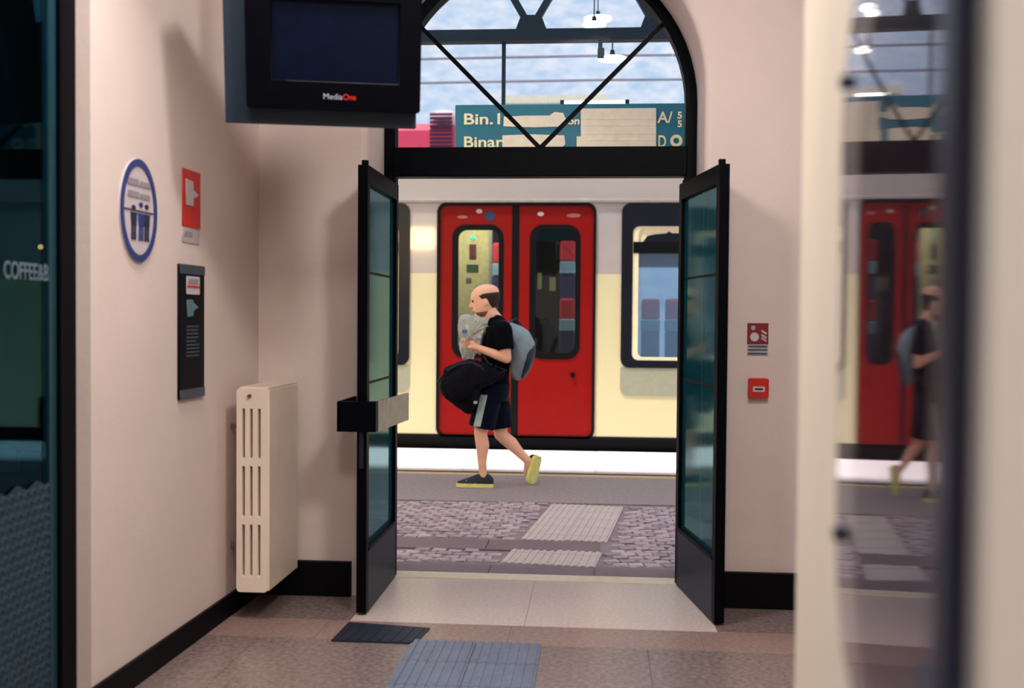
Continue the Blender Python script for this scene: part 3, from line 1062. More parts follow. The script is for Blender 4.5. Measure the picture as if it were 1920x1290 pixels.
# guide path: ribbed tiles in a skewed line across the cobbles
pang = math.atan2(0.25, 2.34)
dirp = Vector((math.sin(pang), math.cos(pang), 0))
sidep = Vector((math.cos(pang), -math.sin(pang), 0))
pstart = Vector((-0.287, 6.43, 0))
ta = MB()
ta.box((-0.144, -0.148, -0.03), (0.144, 0.148, 0.0))
for k in range(6):
    x = -0.12 + k * 0.048
    ta.box((x - 0.012, -0.147, -0.001), (x + 0.012, 0.147, 0.005))
tme2 = ta.mesh('tactile_tile')
tme2.materials.append(M_tact)
Rz = Matrix.Rotation(-pang, 4, 'Z')
for j in range(7):
    for i in (-0.5, 0.5):
        p = pstart + dirp * (0.15 + 0.3 * j) + sidep * (i * 0.29)
        if yc - 0.12 < p.y < yd + 0.12:
            if not (yc + 0.02 > p.y + 0.148 or p.y - 0.148 > yd - 0.02):
                # shorten against the stone band
                lo_, hi_ = p.y - 0.148, p.y + 0.148
                if lo_ < yc - 0.03:
                    k2 = (yc - 0.004 - lo_) / 0.296
                    cy = (lo_ + yc - 0.004) / 2
                elif hi_ > yd + 0.03:
                    k2 = (hi_ - yd - 0.004) / 0.296
                    cy = (hi_ + yd + 0.004) / 2
                else:
                    continue
                p = p + dirp * (cy - p.y)
                o = bpy.data.objects.new('tactile_tile', tme2)
                COL.objects.link(o)
                o.matrix_world = Matrix.Translation(p) @ Rz @ Matrix.Diagonal((1, k2, 1, 1))
                o.parent = pf
                continue
        o = bpy.data.objects.new('tactile_tile', tme2)
        COL.objects.link(o)
        o.matrix_world = Matrix.Translation(p) @ Rz
        o.parent = pf
yasp = 8.62
# cobbles in wavy courses; the nearest 300 are single stones
cob_meshes = []
for k in range(8):
    c_ = MB()
    w, d = random.uniform(0.042, 0.05), random.uniform(0.034, 0.042)
    c_.box((-w, -d, -0.05), (w, d, 0.0), bevel=0.012)
    for v in c_.bm.verts:
        v.co += Vector((random.uniform(-.004, .004), random.uniform(-.004, .004), random.uniform(-.003, .003)))
    me = c_.mesh('cobble')
    me.materials.append(random.choice(M_cob))
    cob_meshes.append(me)
spots = []
r = 0
y = 6.40
while y < yasp - 0.03:
    x = -2.0 + (0.05 if r % 2 else 0)
    while x < 1.6:
        yy = y + 0.05 * math.sin(x * 2.3 + r * 0.13)
        p = Vector((x + random.uniform(-.006, .006), yy, 0))
        q = p - pstart
        on_path = abs(q.dot(sidep)) < 0.338 and q.dot(dirp) < 2.14
        on_band = (yc - 0.036 < yy < yd + 0.036) and x < 0.085
        if not on_path and not on_band and yb2 + 0.034 < yy < yasp - 0.034:
            spots.append(p)
        x += 0.105
    y += 0.088
    r += 1
vis = lambda p: (-0.205 * p.y - 0.02 < p.x < 0.085 * p.y)
spots.sort(key=lambda p: (not vis(p), p.y))
rest = bmesh.new()
for i, p in enumerate(spots):
    me = random.choice(cob_meshes)
    Mt = Matrix.Translation(p + Vector((0, 0, random.uniform(-0.004, 0.004)))) @ Matrix.Rotation(random.uniform(-0.12, 0.12) + 0.25 * math.cos(p.x * 2.3), 4, 'Z') @ Matrix.Rotation(random.uniform(-.05, .05), 4, 'X')
    if i < 300:
        o = bpy.data.objects.new('cobble', me)
        COL.objects.link(o)
        o.matrix_world = Mt
        o.parent = pf
    else:
        n0 = len(rest.verts)
        rest.from_mesh(me)
        rest.verts.ensure_lookup_table()
        bmesh.ops.transform(rest, matrix=Mt, verts=rest.verts[n0:])
me = bpy.data.meshes.new('cobble_field')
rest.to_mesh(me)
rest.free()
o = add('cobble_field', me, M_cob[0], pf)
o['kind'] = 'stuff'
pbox('walkway', (-12, yasp, -0.05), (12, 10.05, 0.0), M_plat)
pbox('yellow_line', (-12, 10.05, -0.05), (12, 10.17, 0.002), M_yellow)
pbox('groove', (-12, 10.17, -0.05), (12, 10.36, -0.012), M_dark)
for k in range(14):
    x = -9.1 + 1.3 * k
    pbox('edge_slab', (x, 10.36, -0.2), (x + 1.294, 11.95, 0.004 + random.uniform(0, 0.002)), M_white)

# frosted canopy roof over the inner platform, carried by the truss
struct(MB().box((-9, 6.40, 4.90), (9, 9.35, 4.93)).build('roof', M_canopy))

# ------------------------------------------------------------------ truss
YT = 8.0
tr = thing('roof_truss', (at(996, 68, YT).x, YT, 3.6), 'dark teal steel canopy truss with zigzag diagonals seen through the fanlight', 'truss')
zc0, zc1 = at(996, 79, YT).z, at(996, 57, YT).z
MB().box((-5, YT - 0.05, zc0), (5, YT + 0.05, zc1)).build('bottom_chord', M_steel, tr)
zt = 4.42
MB().box((-5, YT - 0.05, zt), (5, YT + 0.05, zt + 0.1)).build('top_chord', M_steel, tr)
nx = at(996, 50, YT).x
per = at(1230, 50, YT).x - nx
for k in range(-4, 5):
    x = nx + per * k
    zg = zc1
    MB().prism([(x - 0.12, YT - 0.02, zg - 0.01), (x + 0.12, YT - 0.02, zg - 0.01), (x + 0.075, YT - 0.02, zg + 0.11), (x - 0.075, YT - 0.02, zg + 0.11)], (0, 0.04, 0)).build('gusset', M_steel, tr)
    for s in (-1, 1):
        MB().bar((x + s * 0.03, YT, zg + 0.06), (x + s * per / 2, YT, zt + 0.02), 0.05, 0.045, up=(0, 1, 0)).build('diagonal', M_steel, tr)
for x in (-4.5, 4.5):
    MB().box((x - 0.07, YT - 0.07, 0.0), (x + 0.07, YT + 0.07, zc0)).build('post', M_steel, tr)

# ------------------------------------------------------------------ pendant lamps
def pendant(px, py, wpx, Y, label, double=False, ztop=4.90):
    c = at(px, py, Y)
    r = wpx / 2 * Y / F_PX
    t = thing('pendant_lamp', c, label, 'lamp', None)
    MB().tube(c, c + Vector((0, 0, 0.012)), r, r, 28).build('diffuser', M_lampglow, t)
    MB().tube(c + Vector((0, 0, 0.0125)), c + Vector((0, 0, 0.024)), r * 1.01, r * 0.5, 28).build('shade', mat('lamp_shade_pale', (205, 205, 205), rough=0.5), t)
    MB().tube(c + Vector((0, 0, 0.022)), c + Vector((0, 0, 0.07)), 0.022, 0.016).build('holder', M_steel, t)
    MB().tube(c + Vector((0, 0, 0.065)), Vector((c.x, c.y, ztop)), 0.006).build('rod', M_wire, t)
    return t


def lamp_light(o, e):
    d = bpy.data.lights.new('lamp_bulb', 'POINT')
    d.energy = e
    d.color = (1, 0.95, 0.85)
    d.shadow_soft_size = 0.1
    q = bpy.data.objects.new('lamp_bulb', d)
    COL.objects.link(q)
    q.location = Vector(o.location) - Vector((0, 0, 0.12))


p1 = pendant(1148, 112, 53, 8.05, 'white disc pendant lamp hanging below the truss chord', ztop=zc0)
p2 = pendant(1114, 48, 44, 8.42, 'small white disc pendant lamp, lower one of the close pair above the chord', ztop=4.90)
p3 = pendant(1121, 37, 52, 9.15, 'white disc pendant lamp, upper one of the close pair above the chord', ztop=4.90)
# floodlight bracket by the hanging lamp
fb = thing('bracket_box', at(1128, 100, 8.0), 'small dark junction box on the stem beside the hanging disc lamp', 'box')
pj = at(1128, 100, 8.0)
MB().box((pj.x - 0.03, 7.95, pj.z - 0.04), (pj.x + 0.02, 8.0, pj.z + 0.03), bevel=0.006).build('case', M_steel, fb)
MB().tube((pj.x - 0.01, 7.97, pj.z + 0.03), (pj.x - 0.01, 7.97, zc0), 0.016).build('stem', M_steel, fb)

# lantern on the outer face of the end wall; its glow shows in the train paint
wl_ = thing('wall_lantern', (-2.98, 6.36, 2.8), 'lit boxy lantern fixed to the outer face of the end wall', 'lamp')
MB().box((-3.24, 6.36, 2.62), (-2.72, 6.40, 3.0), bevel=0.005).build('back_plate', M_frame, wl_)
MB().box((-3.22, 6.40, 2.64), (-2.74, 6.50, 2.98), bevel=0.01).build('diffuser', mat('lantern_glow', (255, 226, 150), emit=(255, 224, 150), estr=60.0), wl_)
MB().box((-3.25, 6.36, 2.98), (-2.71, 6.53, 3.01), bevel=0.004).build('hood', M_frame, wl_)

# ------------------------------------------------------------------ platform sign
YG = 8.0
sa, sb_ = at(855, 199, YG), at(1420, 200, YG)
zb = at(1000, 305, YG).z
ps = thing('platform_sign', ((sa.x + sb_.x) / 2, YG, zb), 'long teal platform sign with cream lettering and a blank cream cover', 'sign')
MB().box((sa.x, YG - 0.05, zb), (sb_.x, YG + 0.05, sa.z), bevel=0.006).build('board', M_sign, ps)
YL = YG - 0.054


def stext(s, px, py, hpx, wpx):
    p = at(px, py, YL)
    me = text_mesh(s, hpx * YL / F_PX / 0.70, frameM(p, (1, 0, 0), (0, 0, 1)), depth=0.003, width=wpx * YL / F_PX, offset=0.002)
    add('lettering', me, M_signtxt, ps)


stext('Bin.1', 868, 233, 20, 68)
stext('on', 1064, 233, 13, 22)
stext('Binar', 868, 276, 20, 74)
stext('1', 1070, 276, 20, 8)
stext('A/', 1233, 230, 20, 28)
stext('5', 1270, 222, 12, 8)
stext('5', 1270, 238, 12, 8)
stext('D', 1233, 276, 22, 14)


def spatch(pxs, m_, d=0.004, name='cover_patch'):
    pts = [at(a, b, YL) for a, b in pxs]
    MB().prism([(p.x, YL - 0.001, p.z) for p in pts], (0, -d, 0)).build(name, m_, ps)


spatch([(944, 237), (945, 219), (985, 217), (1030, 217), (1040, 210), (1056, 212), (1062, 226), (1060, 237), (1000, 239)], M_patch)
spatch([(942, 277), (942, 254), (1000, 252), (1058, 254), (1060, 270), (1052, 279), (1000, 279)], M_patch)
spatch([(1089, 277), (1089, 204), (1230, 203), (1230, 277)], M_patch, 0.008, 'blank_cover')
for yy in (222, 234, 250, 262):
    spatch([(1092, yy + 1.5), (1092, yy), (1228, yy), (1228, yy + 1.5)], M_signtxt, 0.0095, 'cover_fold')
pq = at(1268, 264, YL)
add('symbol', plate(disc2d(pq.x, pq.z, 0.045, 0.045, 24), [disc2d(pq.x, pq.z, 0.022, 0.022, 18)[::-1]], 0.004, XZ(YL - 0.002)), M_signtxt, ps)
ph = at(944, 200, YG)
MB().box((ph.x - 0.014, YG - 0.014, sa.z), (ph.x + 0.014, YG + 0.014, zc0)).build('hanger', M_steel, ps)
ph2 = at(1330, 200, YG)
MB().box((ph2.x - 0.014, YG - 0.014, sa.z), (ph2.x + 0.014, YG + 0.014, zc0)).build('hanger', M_steel, ps)
ta_, tb_ = at(1058, 196, YG), at(1172, 196, YG)
tl = thing('tube_lamp', (ta_.x, YG, ta_.z), 'lit white tube lamp lying along the top edge of the platform sign', 'lamp')
MB().tube((ta_.x, YG, sa.z + 0.022), (tb_.x, YG, sa.z + 0.022), 0.012).build('tube', M_lampglow, tl)
MB().box((ta_.x - 0.03, YG - 0.02, sa.z + 0.001), (ta_.x, YG + 0.02, sa.z + 0.035)).build('cap', M_steel, tl)
MB().box((tb_.x, YG - 0.02, sa.z + 0.001), (tb_.x + 0.03, YG + 0.02, sa.z + 0.035)).build('cap', M_steel, tl)

# ------------------------------------------------------------------ train
YTR = 12.10
tx = lambda px, py=600: at(px, py, YTR).x
tz = lambda py, px=970: at(px, py, YTR).z
tn = thing('train_car', (tx(970), 13.5, -1.0), 'cream and grey passenger train car with red double doors behind the walking man', 'train')
z_bot, z_top = tz(816), tz(300)
DX0, DX1, DZ0, DZ1 = tx(822), tx(1113), tz(817), tz(383)


def wrect(px0, py0, px1, py1, r):
    return rrect(tx(px0), tz(py1), tx(px1), tz(py0), r)


RWX0, RWX1 = 1164, 1446
LWX0, LWX1 = 486, 768
win_holes = [wrect(RWX0 + 20, 423, RWX1 - 20, 674, 0.07), wrect(LWX0 + 20, 423, LWX1 - 20, 674, 0.07)]
more = []
for k in (1,):
    pass
sidep_ = [(-11, z_bot), (DX0, z_bot)] + [p for p in rrect(DX0, DZ0 - 0.3, DX1, DZ1, 0.10)[::-1] if p[1] > z_bot + 0.3] + [(DX1, z_bot), (11, z_bot), (11, z_top), (-11, z_top)]
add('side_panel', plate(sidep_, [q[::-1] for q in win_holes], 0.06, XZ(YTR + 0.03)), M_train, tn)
MB().box((-11, YTR - 0.03, tz(380)), (11, YTR + 0.0, tz(374)), bevel=0.006).build('gutter', mat('gutter_grey', (150, 142, 140), rough=0.5), tn)
# roof: curved
rr_ = []
for x in (-11, 11):
    rr_.append([Vector((x, YTR + 1.4 - 1.4 * math.cos(a), z_top + 0.16 * math.sin(a))) for a in [PI * i / 12 for i in range(13)]])
MB().loft(rr_).build('roof_panel', M_trainroof, tn)
MB().box((-11, YTR - 0.01, z_top - 0.0), (11, YTR + 0.03, z_top + 0.02)).build('roof_edge', M_trainroof, tn)
MB().box((-11, YTR + 0.02, -0.95), (11, YTR + 0.12, z_bot)).build('skirt', M_black, tn)
MB().box((-11, YTR - 0.02, z_bot - 0.03), (11, YTR + 0.03, z_bot + 0.0)).build('sill', M_black, tn)
# interior
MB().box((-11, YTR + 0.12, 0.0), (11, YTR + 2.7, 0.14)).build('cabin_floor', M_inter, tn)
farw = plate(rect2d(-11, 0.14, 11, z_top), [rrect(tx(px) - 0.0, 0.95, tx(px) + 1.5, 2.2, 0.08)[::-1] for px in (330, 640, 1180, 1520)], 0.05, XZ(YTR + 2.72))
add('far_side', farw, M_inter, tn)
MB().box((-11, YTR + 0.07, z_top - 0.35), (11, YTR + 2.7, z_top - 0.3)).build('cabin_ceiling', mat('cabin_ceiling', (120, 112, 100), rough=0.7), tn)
# yellow partition behind the left door window, seen through it
pY = YTR + 1.3
a, b = at(848, 600, pY).x, at(916, 600, pY).x
pt = MB().box((a, pY, 0.14), (b, pY + 0.05, z_top - 0.35)).build('partition', M_ywall, tn)
MB().box((b, pY - 0.03, 0.14), (b + 0.04, pY + 0.06, z_top - 0.35)).build('grab_pole', mat('partition_edge', (170, 160, 158), rough=0.4), pt)


def stick(px0, py0, px1, py1, m_, nm):
    p, q = at(px0, py1, pY), at(px1, py0, pY)
    MB().box((p.x, pY - 0.012, p.z), (q.x, pY, q.z), bevel=0.002).build(nm, m_, pt)


stick(880, 458, 893, 486, mat('notice_brown_red', (96, 26, 20), rough=0.5), 'notice')
stick(875, 496, 897, 510, M_signgreen, 'notice')
stick(874, 521, 884, 530, mat('notice_grey', (96, 96, 84), rough=0.5), 'notice')
pg = at(887, 446, pY)
MB().ball(Vector((pg.x, pY - 0.01, pg.z)), 0.03, 12, 8, scale=(1, 0.4, 1)).build('indicator_light', mat('teal_indicator', (60, 220, 190), emit=(60, 225, 195), estr=0.8), pt)
for px0, w_ in ((470, 1.4), (1195, 1.8)):
    x0 = at(px0, 600, YTR + 1.2).x
# seats: row facing the doors
def seat(px, Ys, py_top, widthpx, lower):
    w = widthpx * Ys / F_PX / 2
    x = at(px, 500, Ys).x
    zt_ = at(px, py_top, Ys).z
    u = Ys / F_PX
    root = MB()
    hd = MB().box((x - w, Ys, zt_ - 40 * u), (x + w, Ys + 0.1, zt_), bevel=0.03).build('headrest', M_seatred, tn)
    MB().box((x - w * 1.03, Ys - 0.012, zt_ - 62 * u), (x + w * 1.03, Ys + 0.11, zt_ - 39 * u), bevel=0.012).build('headrest_cover', M_seatlt if not lower else M_seatlt, hd)
    MB().box((x - w * 1.0, Ys + 0.005, zt_ - 175 * u), (x + w * 1.0, Ys + 0.1, zt_ - 62 * u), bevel=0.02).build('seat_back', M_seatblue if not lower else M_seatgrey, hd)
    MB().box((x - w * 1.0, Ys - 0.36, zt_ - 190 * u), (x + w * 1.0, Ys + 0.05, zt_ - 165 * u), bevel=0.03).build('seat_cushion', M_seatblue, hd)
    return hd


seat(1064, YTR + 1.0, 451, 28, False)
seat(1064, YTR + 0.62, 559, 28, False)
seat(934, YTR + 1.1, 455, 22, False)
for px in (1221, 1266, 1315, 1370):
    seat(px, YTR + 0.7, 560, 34, True)
for px in (560, 610, 660, 712, 745):
    seat(px, YTR + 0.7, 545, 34, True)
M_glim = mat('vestibule_poster', (150, 150, 110), rough=0.6)
for px0, py0, px1, py1 in ((1008, 512, 1016, 542), (1030, 520, 1042, 545)):
    p, q = at(px0, py1, YTR + 1.9), at(px1, py0, YTR + 1.9)
    MB().box((p.x, YTR + 1.9, p.z), (q.x, YTR + 1.93, q.z)).build('notice', M_glim, tn)
# doors
seal = add('door_seal', plate(rrect(DX0 - 0.02, DZ0 - 0.03, DX1 + 0.02, DZ1 + 0.02, 0.11), [rrect(DX0 + 0.012, DZ0, DX1 - 0.012, DZ1 - 0.015, 0.09)[::-1]], 0.05, XZ(YTR + 0.005)), M_black, tn)
xm0, xm1 = tx(959), tx(972)
rd_ = 0.09


def half(x0, x1, roundleft):
    pts = []
    zt2, zb2 = DZ1 - 0.015, DZ0
    if roundleft:
        pts = [(x1, zb2), (x1, zt2)] + [(x0 + rd_ + rd_ * math.cos(a), zt2 - rd_ + rd_ * math.sin(a)) for a in [PI / 2 + PI / 2 * i / 6 for i in range(7)]] + [(x0, zb2)]
    else:
        pts = [(x0, zb2), (x1, zb2)] + [(x1 - rd_ + rd_ * math.cos(a), zt2 - rd_ + rd_ * math.sin(a)) for a in [PI / 2 * i / 6 for i in range(7)]] + [(x0, zt2)]
    return pts


for (x0, x1, rl, w0, w1) in ((DX0 + 0.012, xm0, True, 847, 943), (xm1, DX1 - 0.012, False, 992, 1087)):
    hole = wrect(w0 + 5, 426, w1 - 5, 668, 0.12)
    dl = add('train_door', plate(half(x0, x1, rl), [hole[::-1]], 0.05, XZ(YTR + 0.03)), M_red, tn)
    add('window_rubber', plate(wrect(w0, 421, w1, 673, 0.15), [wrect(w0 + 11, 431, w1 - 9, 661, 0.10)[::-1]], 0.06, XZ(YTR + 0.027)), M_black, dl)
    add('pane', plate(wrect(w0 + 10, 430, w1 - 8, 662, 0.10), [], 0.006, XZ(YTR + 0.04)), glass('train_pane', (0.8, 0.85, 0.85), refl=0.02) if 'train_pane' not in MATS else MATS['train_pane'], dl)
    if rl:
        for (cx_, cy_, r_x, r_y, mm_) in ((917, 405, 11, 9, M_signnavy), (897, 396, 6, 4, M_signpale), (866, 407, 10, 3, mat('faded_print', (150, 80, 80), rough=0.6))):
            add('sticker', plate(disc2d(tx(cx_), tz(cy_), r_x * 0.00605, r_y * 0.00605, 16), [], 0.004, XZ(YTR + 0.003)), mm_, dl)
    else:
        for (cx_, cy_, r_x, r_y, mm_) in ((1012, 401, 6, 4, M_signpale), (1050, 402, 0.1, 0.1, M_signnavy), (1074, 404, 13, 4, mat('faded_print', (150, 80, 80), rough=0.6))):
            if r_x > 1:
                add('sticker', plate(disc2d(tx(cx_), tz(cy_), r_x * 0.00605, r_y * 0.00605, 16), [], 0.004, XZ(YTR + 0.003)), mm_, dl)
        MB().tube((tx(1075), YTR - 0.02, tz(702)), (tx(1075), YTR + 0.02, tz(702)), 0.03, seg=14).build('door_button', M_black, dl)
MB().box((xm0 - 0.002, YTR + 0.0, DZ0), (xm1 + 0.002, YTR + 0.05, DZ1 - 0.015)).build('centre_seal', M_black, tn)
# side windows
for (a0, a1) in ((RWX0, RWX1), (LWX0, LWX1)):
    ws = add('train_window', plate(rrect(tx(a0), tz(687), tx(a1), tz(381), 0.10), [wrect(a0 + 21, 424, a1 - 21, 673, 0.075)[::-1]], 0.02, XZ(YTR - 0.008)), M_navyblk, tn)
    add('inner_ring', plate(wrect(a0 + 21, 424, a1 - 21, 673, 0.075), [wrect(a0 + 32, 428, a1 - 32, 667, 0.06)[::-1]], 0.02, XZ(YTR + 0.0)), M_cream, ws)
    add('hopper_panel', plate(wrect(a0 + 30, 428, a1 - 30, 453, 0.02), [], 0.012, XZ(YTR + 0.012)), M_cream, ws)
    add('hopper_shade', plate([(tx(a0 + 40), tz(453)), (tx(a0 + 48), tz(442)), (tx(a0 + 62), tz(439)), (tx(a0 + 84), tz(437)), (tx(a0 + 88), tz(433)), (tx(a0 + 94), tz(437)), (tx(a1 - 40), tz(437)), (tx(a1 - 36), tz(453))][::-1], [], 0.006, XZ(YTR + 0.003)), M_navyblk, ws)
    MB().box((tx(a0 + 22), YTR - 0.015, tz(474)), (tx(a1 - 22), YTR + 0.03, tz(453))).build('hopper_bar', M_black, ws)
    add('pane', plate(wrect(a0 + 31, 474, a1 - 31, 668, 0.04), [], 0.006, XZ(YTR + 0.02)), glass('train_pane_blue', (0.62, 0.74, 0.84), refl=0.06, haze=(110, 150, 185), hazef=0.22) if 'train_pane_blue' not in MATS else MATS['train_pane_blue'], ws)
    lp_ = []
    x0, x1 = tx(a0), tx(a1)
    zt2, zb2, r3 = tz(687), tz(739), 0.09
    pts = [(x0, zt2)] + [(x0 + r3 + r3 * math.cos(a), zb2 + r3 + r3 * math.sin(a)) for a in [PI + PI / 2 * i / 6 for i in range(7)]] + [(x1 - r3 + r3 * math.cos(a), zb2 + r3 + r3 * math.sin(a)) for a in [-PI / 2 + PI / 2 * i / 6 for i in range(7)]] + [(x1, zt2)]
    add('lower_panel', plate(pts, [], 0.012, XZ(YTR - 0.004)), M_greygreen, ws)
light('cabin_lamp', 'AREA', (tx(880), YTR + 0.75, z_top - 0.42), 14, (1.0, 0.93, 0.7), size=0.9, size_y=0.4, target=(tx(880), YTR + 1.1, 0))
light('cabin_lamp', 'AREA', (tx(1280), YTR + 0.5, z_top - 0.42), 22, (0.95, 0.97, 1.0), size=1.6, size_y=0.4, target=(tx(1280), YTR + 0.9, 0))
light('cabin_lamp', 'AREA', (tx(640), YTR + 0.5, z_top - 0.42), 22, (0.95, 0.97, 1.0), size=1.6, size_y=0.4, target=(tx(640), YTR + 0.9, 0))

# ------------------------------------------------------------------ train on the next track
YN = 16.2
nt_ = thing('locomotive', (-4, YN + 1.4, -0.95), 'pink-red locomotive with a pale louvred roof hood beyond the train', 'train')
pa, pb = at(560, 277, YN), at(860, 229, YN)
MB().box((-11, YN, 0.2), (pb.x, YN + 2.8, pb.z), bevel=0.12).build('body', M_pink, nt_)
h0, h1 = at(806, 232, YN), at(853, 204, YN)
MB().box((h0.x, YN + 0.05, pb.z - 0.05), (h1.x, YN + 1.8, h1.z), bevel=0.10).build('roof_hood', M_pinkroof, nt_)
for k in range(9):
    za = at(830, 273 - 7.4 * k, YN).z
    xa, xb = at(806, 250, YN).x, at(848, 250, YN).x
    MB().box((xa, YN - 0.03, za - 0.016), (xb, YN + 0.03, za + 0.012), rot=Matrix.Rotation(0.5, 3, 'X')).build('louvre', mat('louvre_purple', (70, 30, 70), rough=0.6), nt_)
MB().box((-11, YN + 0.4, -0.95), (pb.x - 0.3, YN + 2.4, 0.2)).build('undercarriage', M_black, nt_)

# pale building top behind the sign
YB = 40
p, q = at(945, 205, YB), at(1060, 179, YB)
bd = thing('distant_building', ((p.x + q.x) / 2, YB + 3, -1), 'distant pale beige building whose flat top shows above the platform sign', 'building')
MB().box((p.x, YB, -1.0), (q.x + 1.5, YB + 6, q.z - 0.3)).build('wall', M_build, bd)
MB().box((p.x - 0.15, YB - 0.15, q.z - 0.3), (q.x + 1.65, YB + 6.15, q.z)).build('cornice', M_build, bd)

# overhead wires
for i, (py, nm) in enumerate(((110, 'upper'), (155, 'lower'))):
    p = at(790, py + 1, 14.0)
    o = bpy.data.objects.new('overhead_wire', None)
    mbw = MB()
    prev = None
    for k in range(13):
        x = -12 + 2.0 * k
        z = p.z + 0.02 * math.cos(k)
        cur = Vector((x, 14.0, z))
        if prev is not None:
            mbw.tube(prev, cur, 0.018, seg=6)
        prev = cur
    w_ = mbw.build('overhead_wire', M_wire)
    bpy.data.objects.remove(o)
    tag(w_, '%s of the two thin overhead wires crossing the sky in the fanlight' % nm, 'wire', 'overhead wires')

# ------------------------------------------------------------------ walking man
YM = 9.4
mn = thing('person', (at(925, 905, YM).x, YM, 0), 'bald man in black t-shirt and navy shorts walking past the red train doors', 'person')


def J(px, py, dy=0.0):
    return at(px, py, YM + dy)


u = YM / F_PX                               # metres per pixel at the man
body = MB()
# head profile: rings from chin to crown, facing -X (profile offsets in px)
hc = J(910, 562)
prof = [  # z px above centre, front x, back x, half width (px)
    (-31, -12, 6, 7), (-27, -19, 10, 11), (-22, -22, 15, 14), (-15, -24, 19, 16), (-8, -25, 23, 17.5), (0, -26, 26, 18), (8, -27, 28, 18.5),
    (15, -25, 28, 18), (21, -20, 25, 16), (26, -12, 18, 11), (28.5, -4, 9, 5)]
rings = []
for z, fx, bx, hw in prof:
    c0 = (fx + bx) / 2
    hx = (bx - fx) / 2
    rings.append([hc + Vector(((c0 + hx * math.cos(a)) * u, hw * math.sin(a) * u, z * u)) for a in [2 * PI * i / 24 for i in range(24)]])
tilt = Matrix.Translation(hc) @ Matrix.Rotation(math.radians(-8), 4, 'Y') @ Matrix.Translation(-hc)
hb = MB()
hb.loft(rings)
# nose, brow, ears, lips
def hp(x, y, z):
    return hc + Vector((x * u, y * u, z * u))


hb.limb([hp(-25, 0, 1), hp(-30, 0, -9), hp(-27, 0, -10)], [2.2 * u, 3.0 * u, 2.4 * u], 8)
hb.limb([hp(-25, -8, 5), hp(-26, 0, 4), hp(-25, 8, 5)], [2 * u, 2.2 * u, 2 * u], 8)
hb.limb([hp(-24, -5, -17), hp(-25.5, 0, -17), hp(-24, 5, -17)], [1.6 * u, 2 * u, 1.6 * u], 8)
hb.ball(hp(-20, 0, -27), 5 * u, 10, 8)
for s in (-1, 1):
    hb.ball(hp(2, s * 18.5, -5), 6.5 * u, 12, 8, scale=(0.7, 0.28, 1.1))
bmesh.ops.transform(hb.bm, matrix=tilt, verts=hb.bm.verts)
tmp = bpy.data.meshes.new('h')
hb.bm.to_mesh(tmp)
hb.bm.free()
body.bm.from_mesh(tmp)
# neck and trunk
body.limb([J(918, 585), J(932, 606)], [0.062, 0.075])


def ring(c, rx_, ry_, n=20, tiltang=0.0):
    return [c + Vector((rx_ * math.cos(a) * math.cos(tiltang), ry_ * math.sin(a), rx_ * math.cos(a) * math.sin(tiltang))) for a in [2 * PI * i / n for i in range(n)]]


trunk = [(934, 603, 0.06, 0.10), (934, 613, 0.10, 0.19), (932, 635, 0.125, 0.19), (930, 660, 0.12, 0.165), (928, 685, 0.115, 0.155), (926, 708, 0.12, 0.165), (926, 730, 0.125, 0.17), (924, 748, 0.10, 0.15)]


def trunk_rings(g):
    return [ring(J(x, y), a + g, b + g) for x, y, a, b in trunk]


body.loft(trunk_rings(0.0)[::-1])
# legs: near leg planted, far leg trailing on its toes
nk, na = J(901, 812, -0.09), J(905, 882, -0.09)
fk, fa = J(939, 815, 0.09), J(990, 864, 0.09)
nh, fh = J(918, 735, -0.09), J(930, 738, 0.09)


def leg(mb, hp_, kn, an, g=0.0):
    calf = kn.lerp(an, 0.33) + (Vector((0.012, 0, 0)))
    mb.limb([hp_, hp_.lerp(kn, 0.5), kn, calf, kn.lerp(an, 0.7), an], [0.098 + g, 0.082 + g, 0.058 + g, 0.060 + g, 0.043 + g, 0.036 + g])


leg(body, nh, nk, na)
leg(body, fh, fk, fa)
# feet inside the shoes
nf_toe = Vector((at(880, 912, YM - 0.09).x, YM - 0.09, 0.05))
body.limb([na, Vector((na.x + 0.01, na.y, 0.075)), nf_toe], [0.036, 0.036, 0.024])
ff_toe = Vector((at(986, 890, YM + 0.09).x, YM + 0.12, 0.09))
body.limb([fa, ff_toe], [0.036, 0.026])
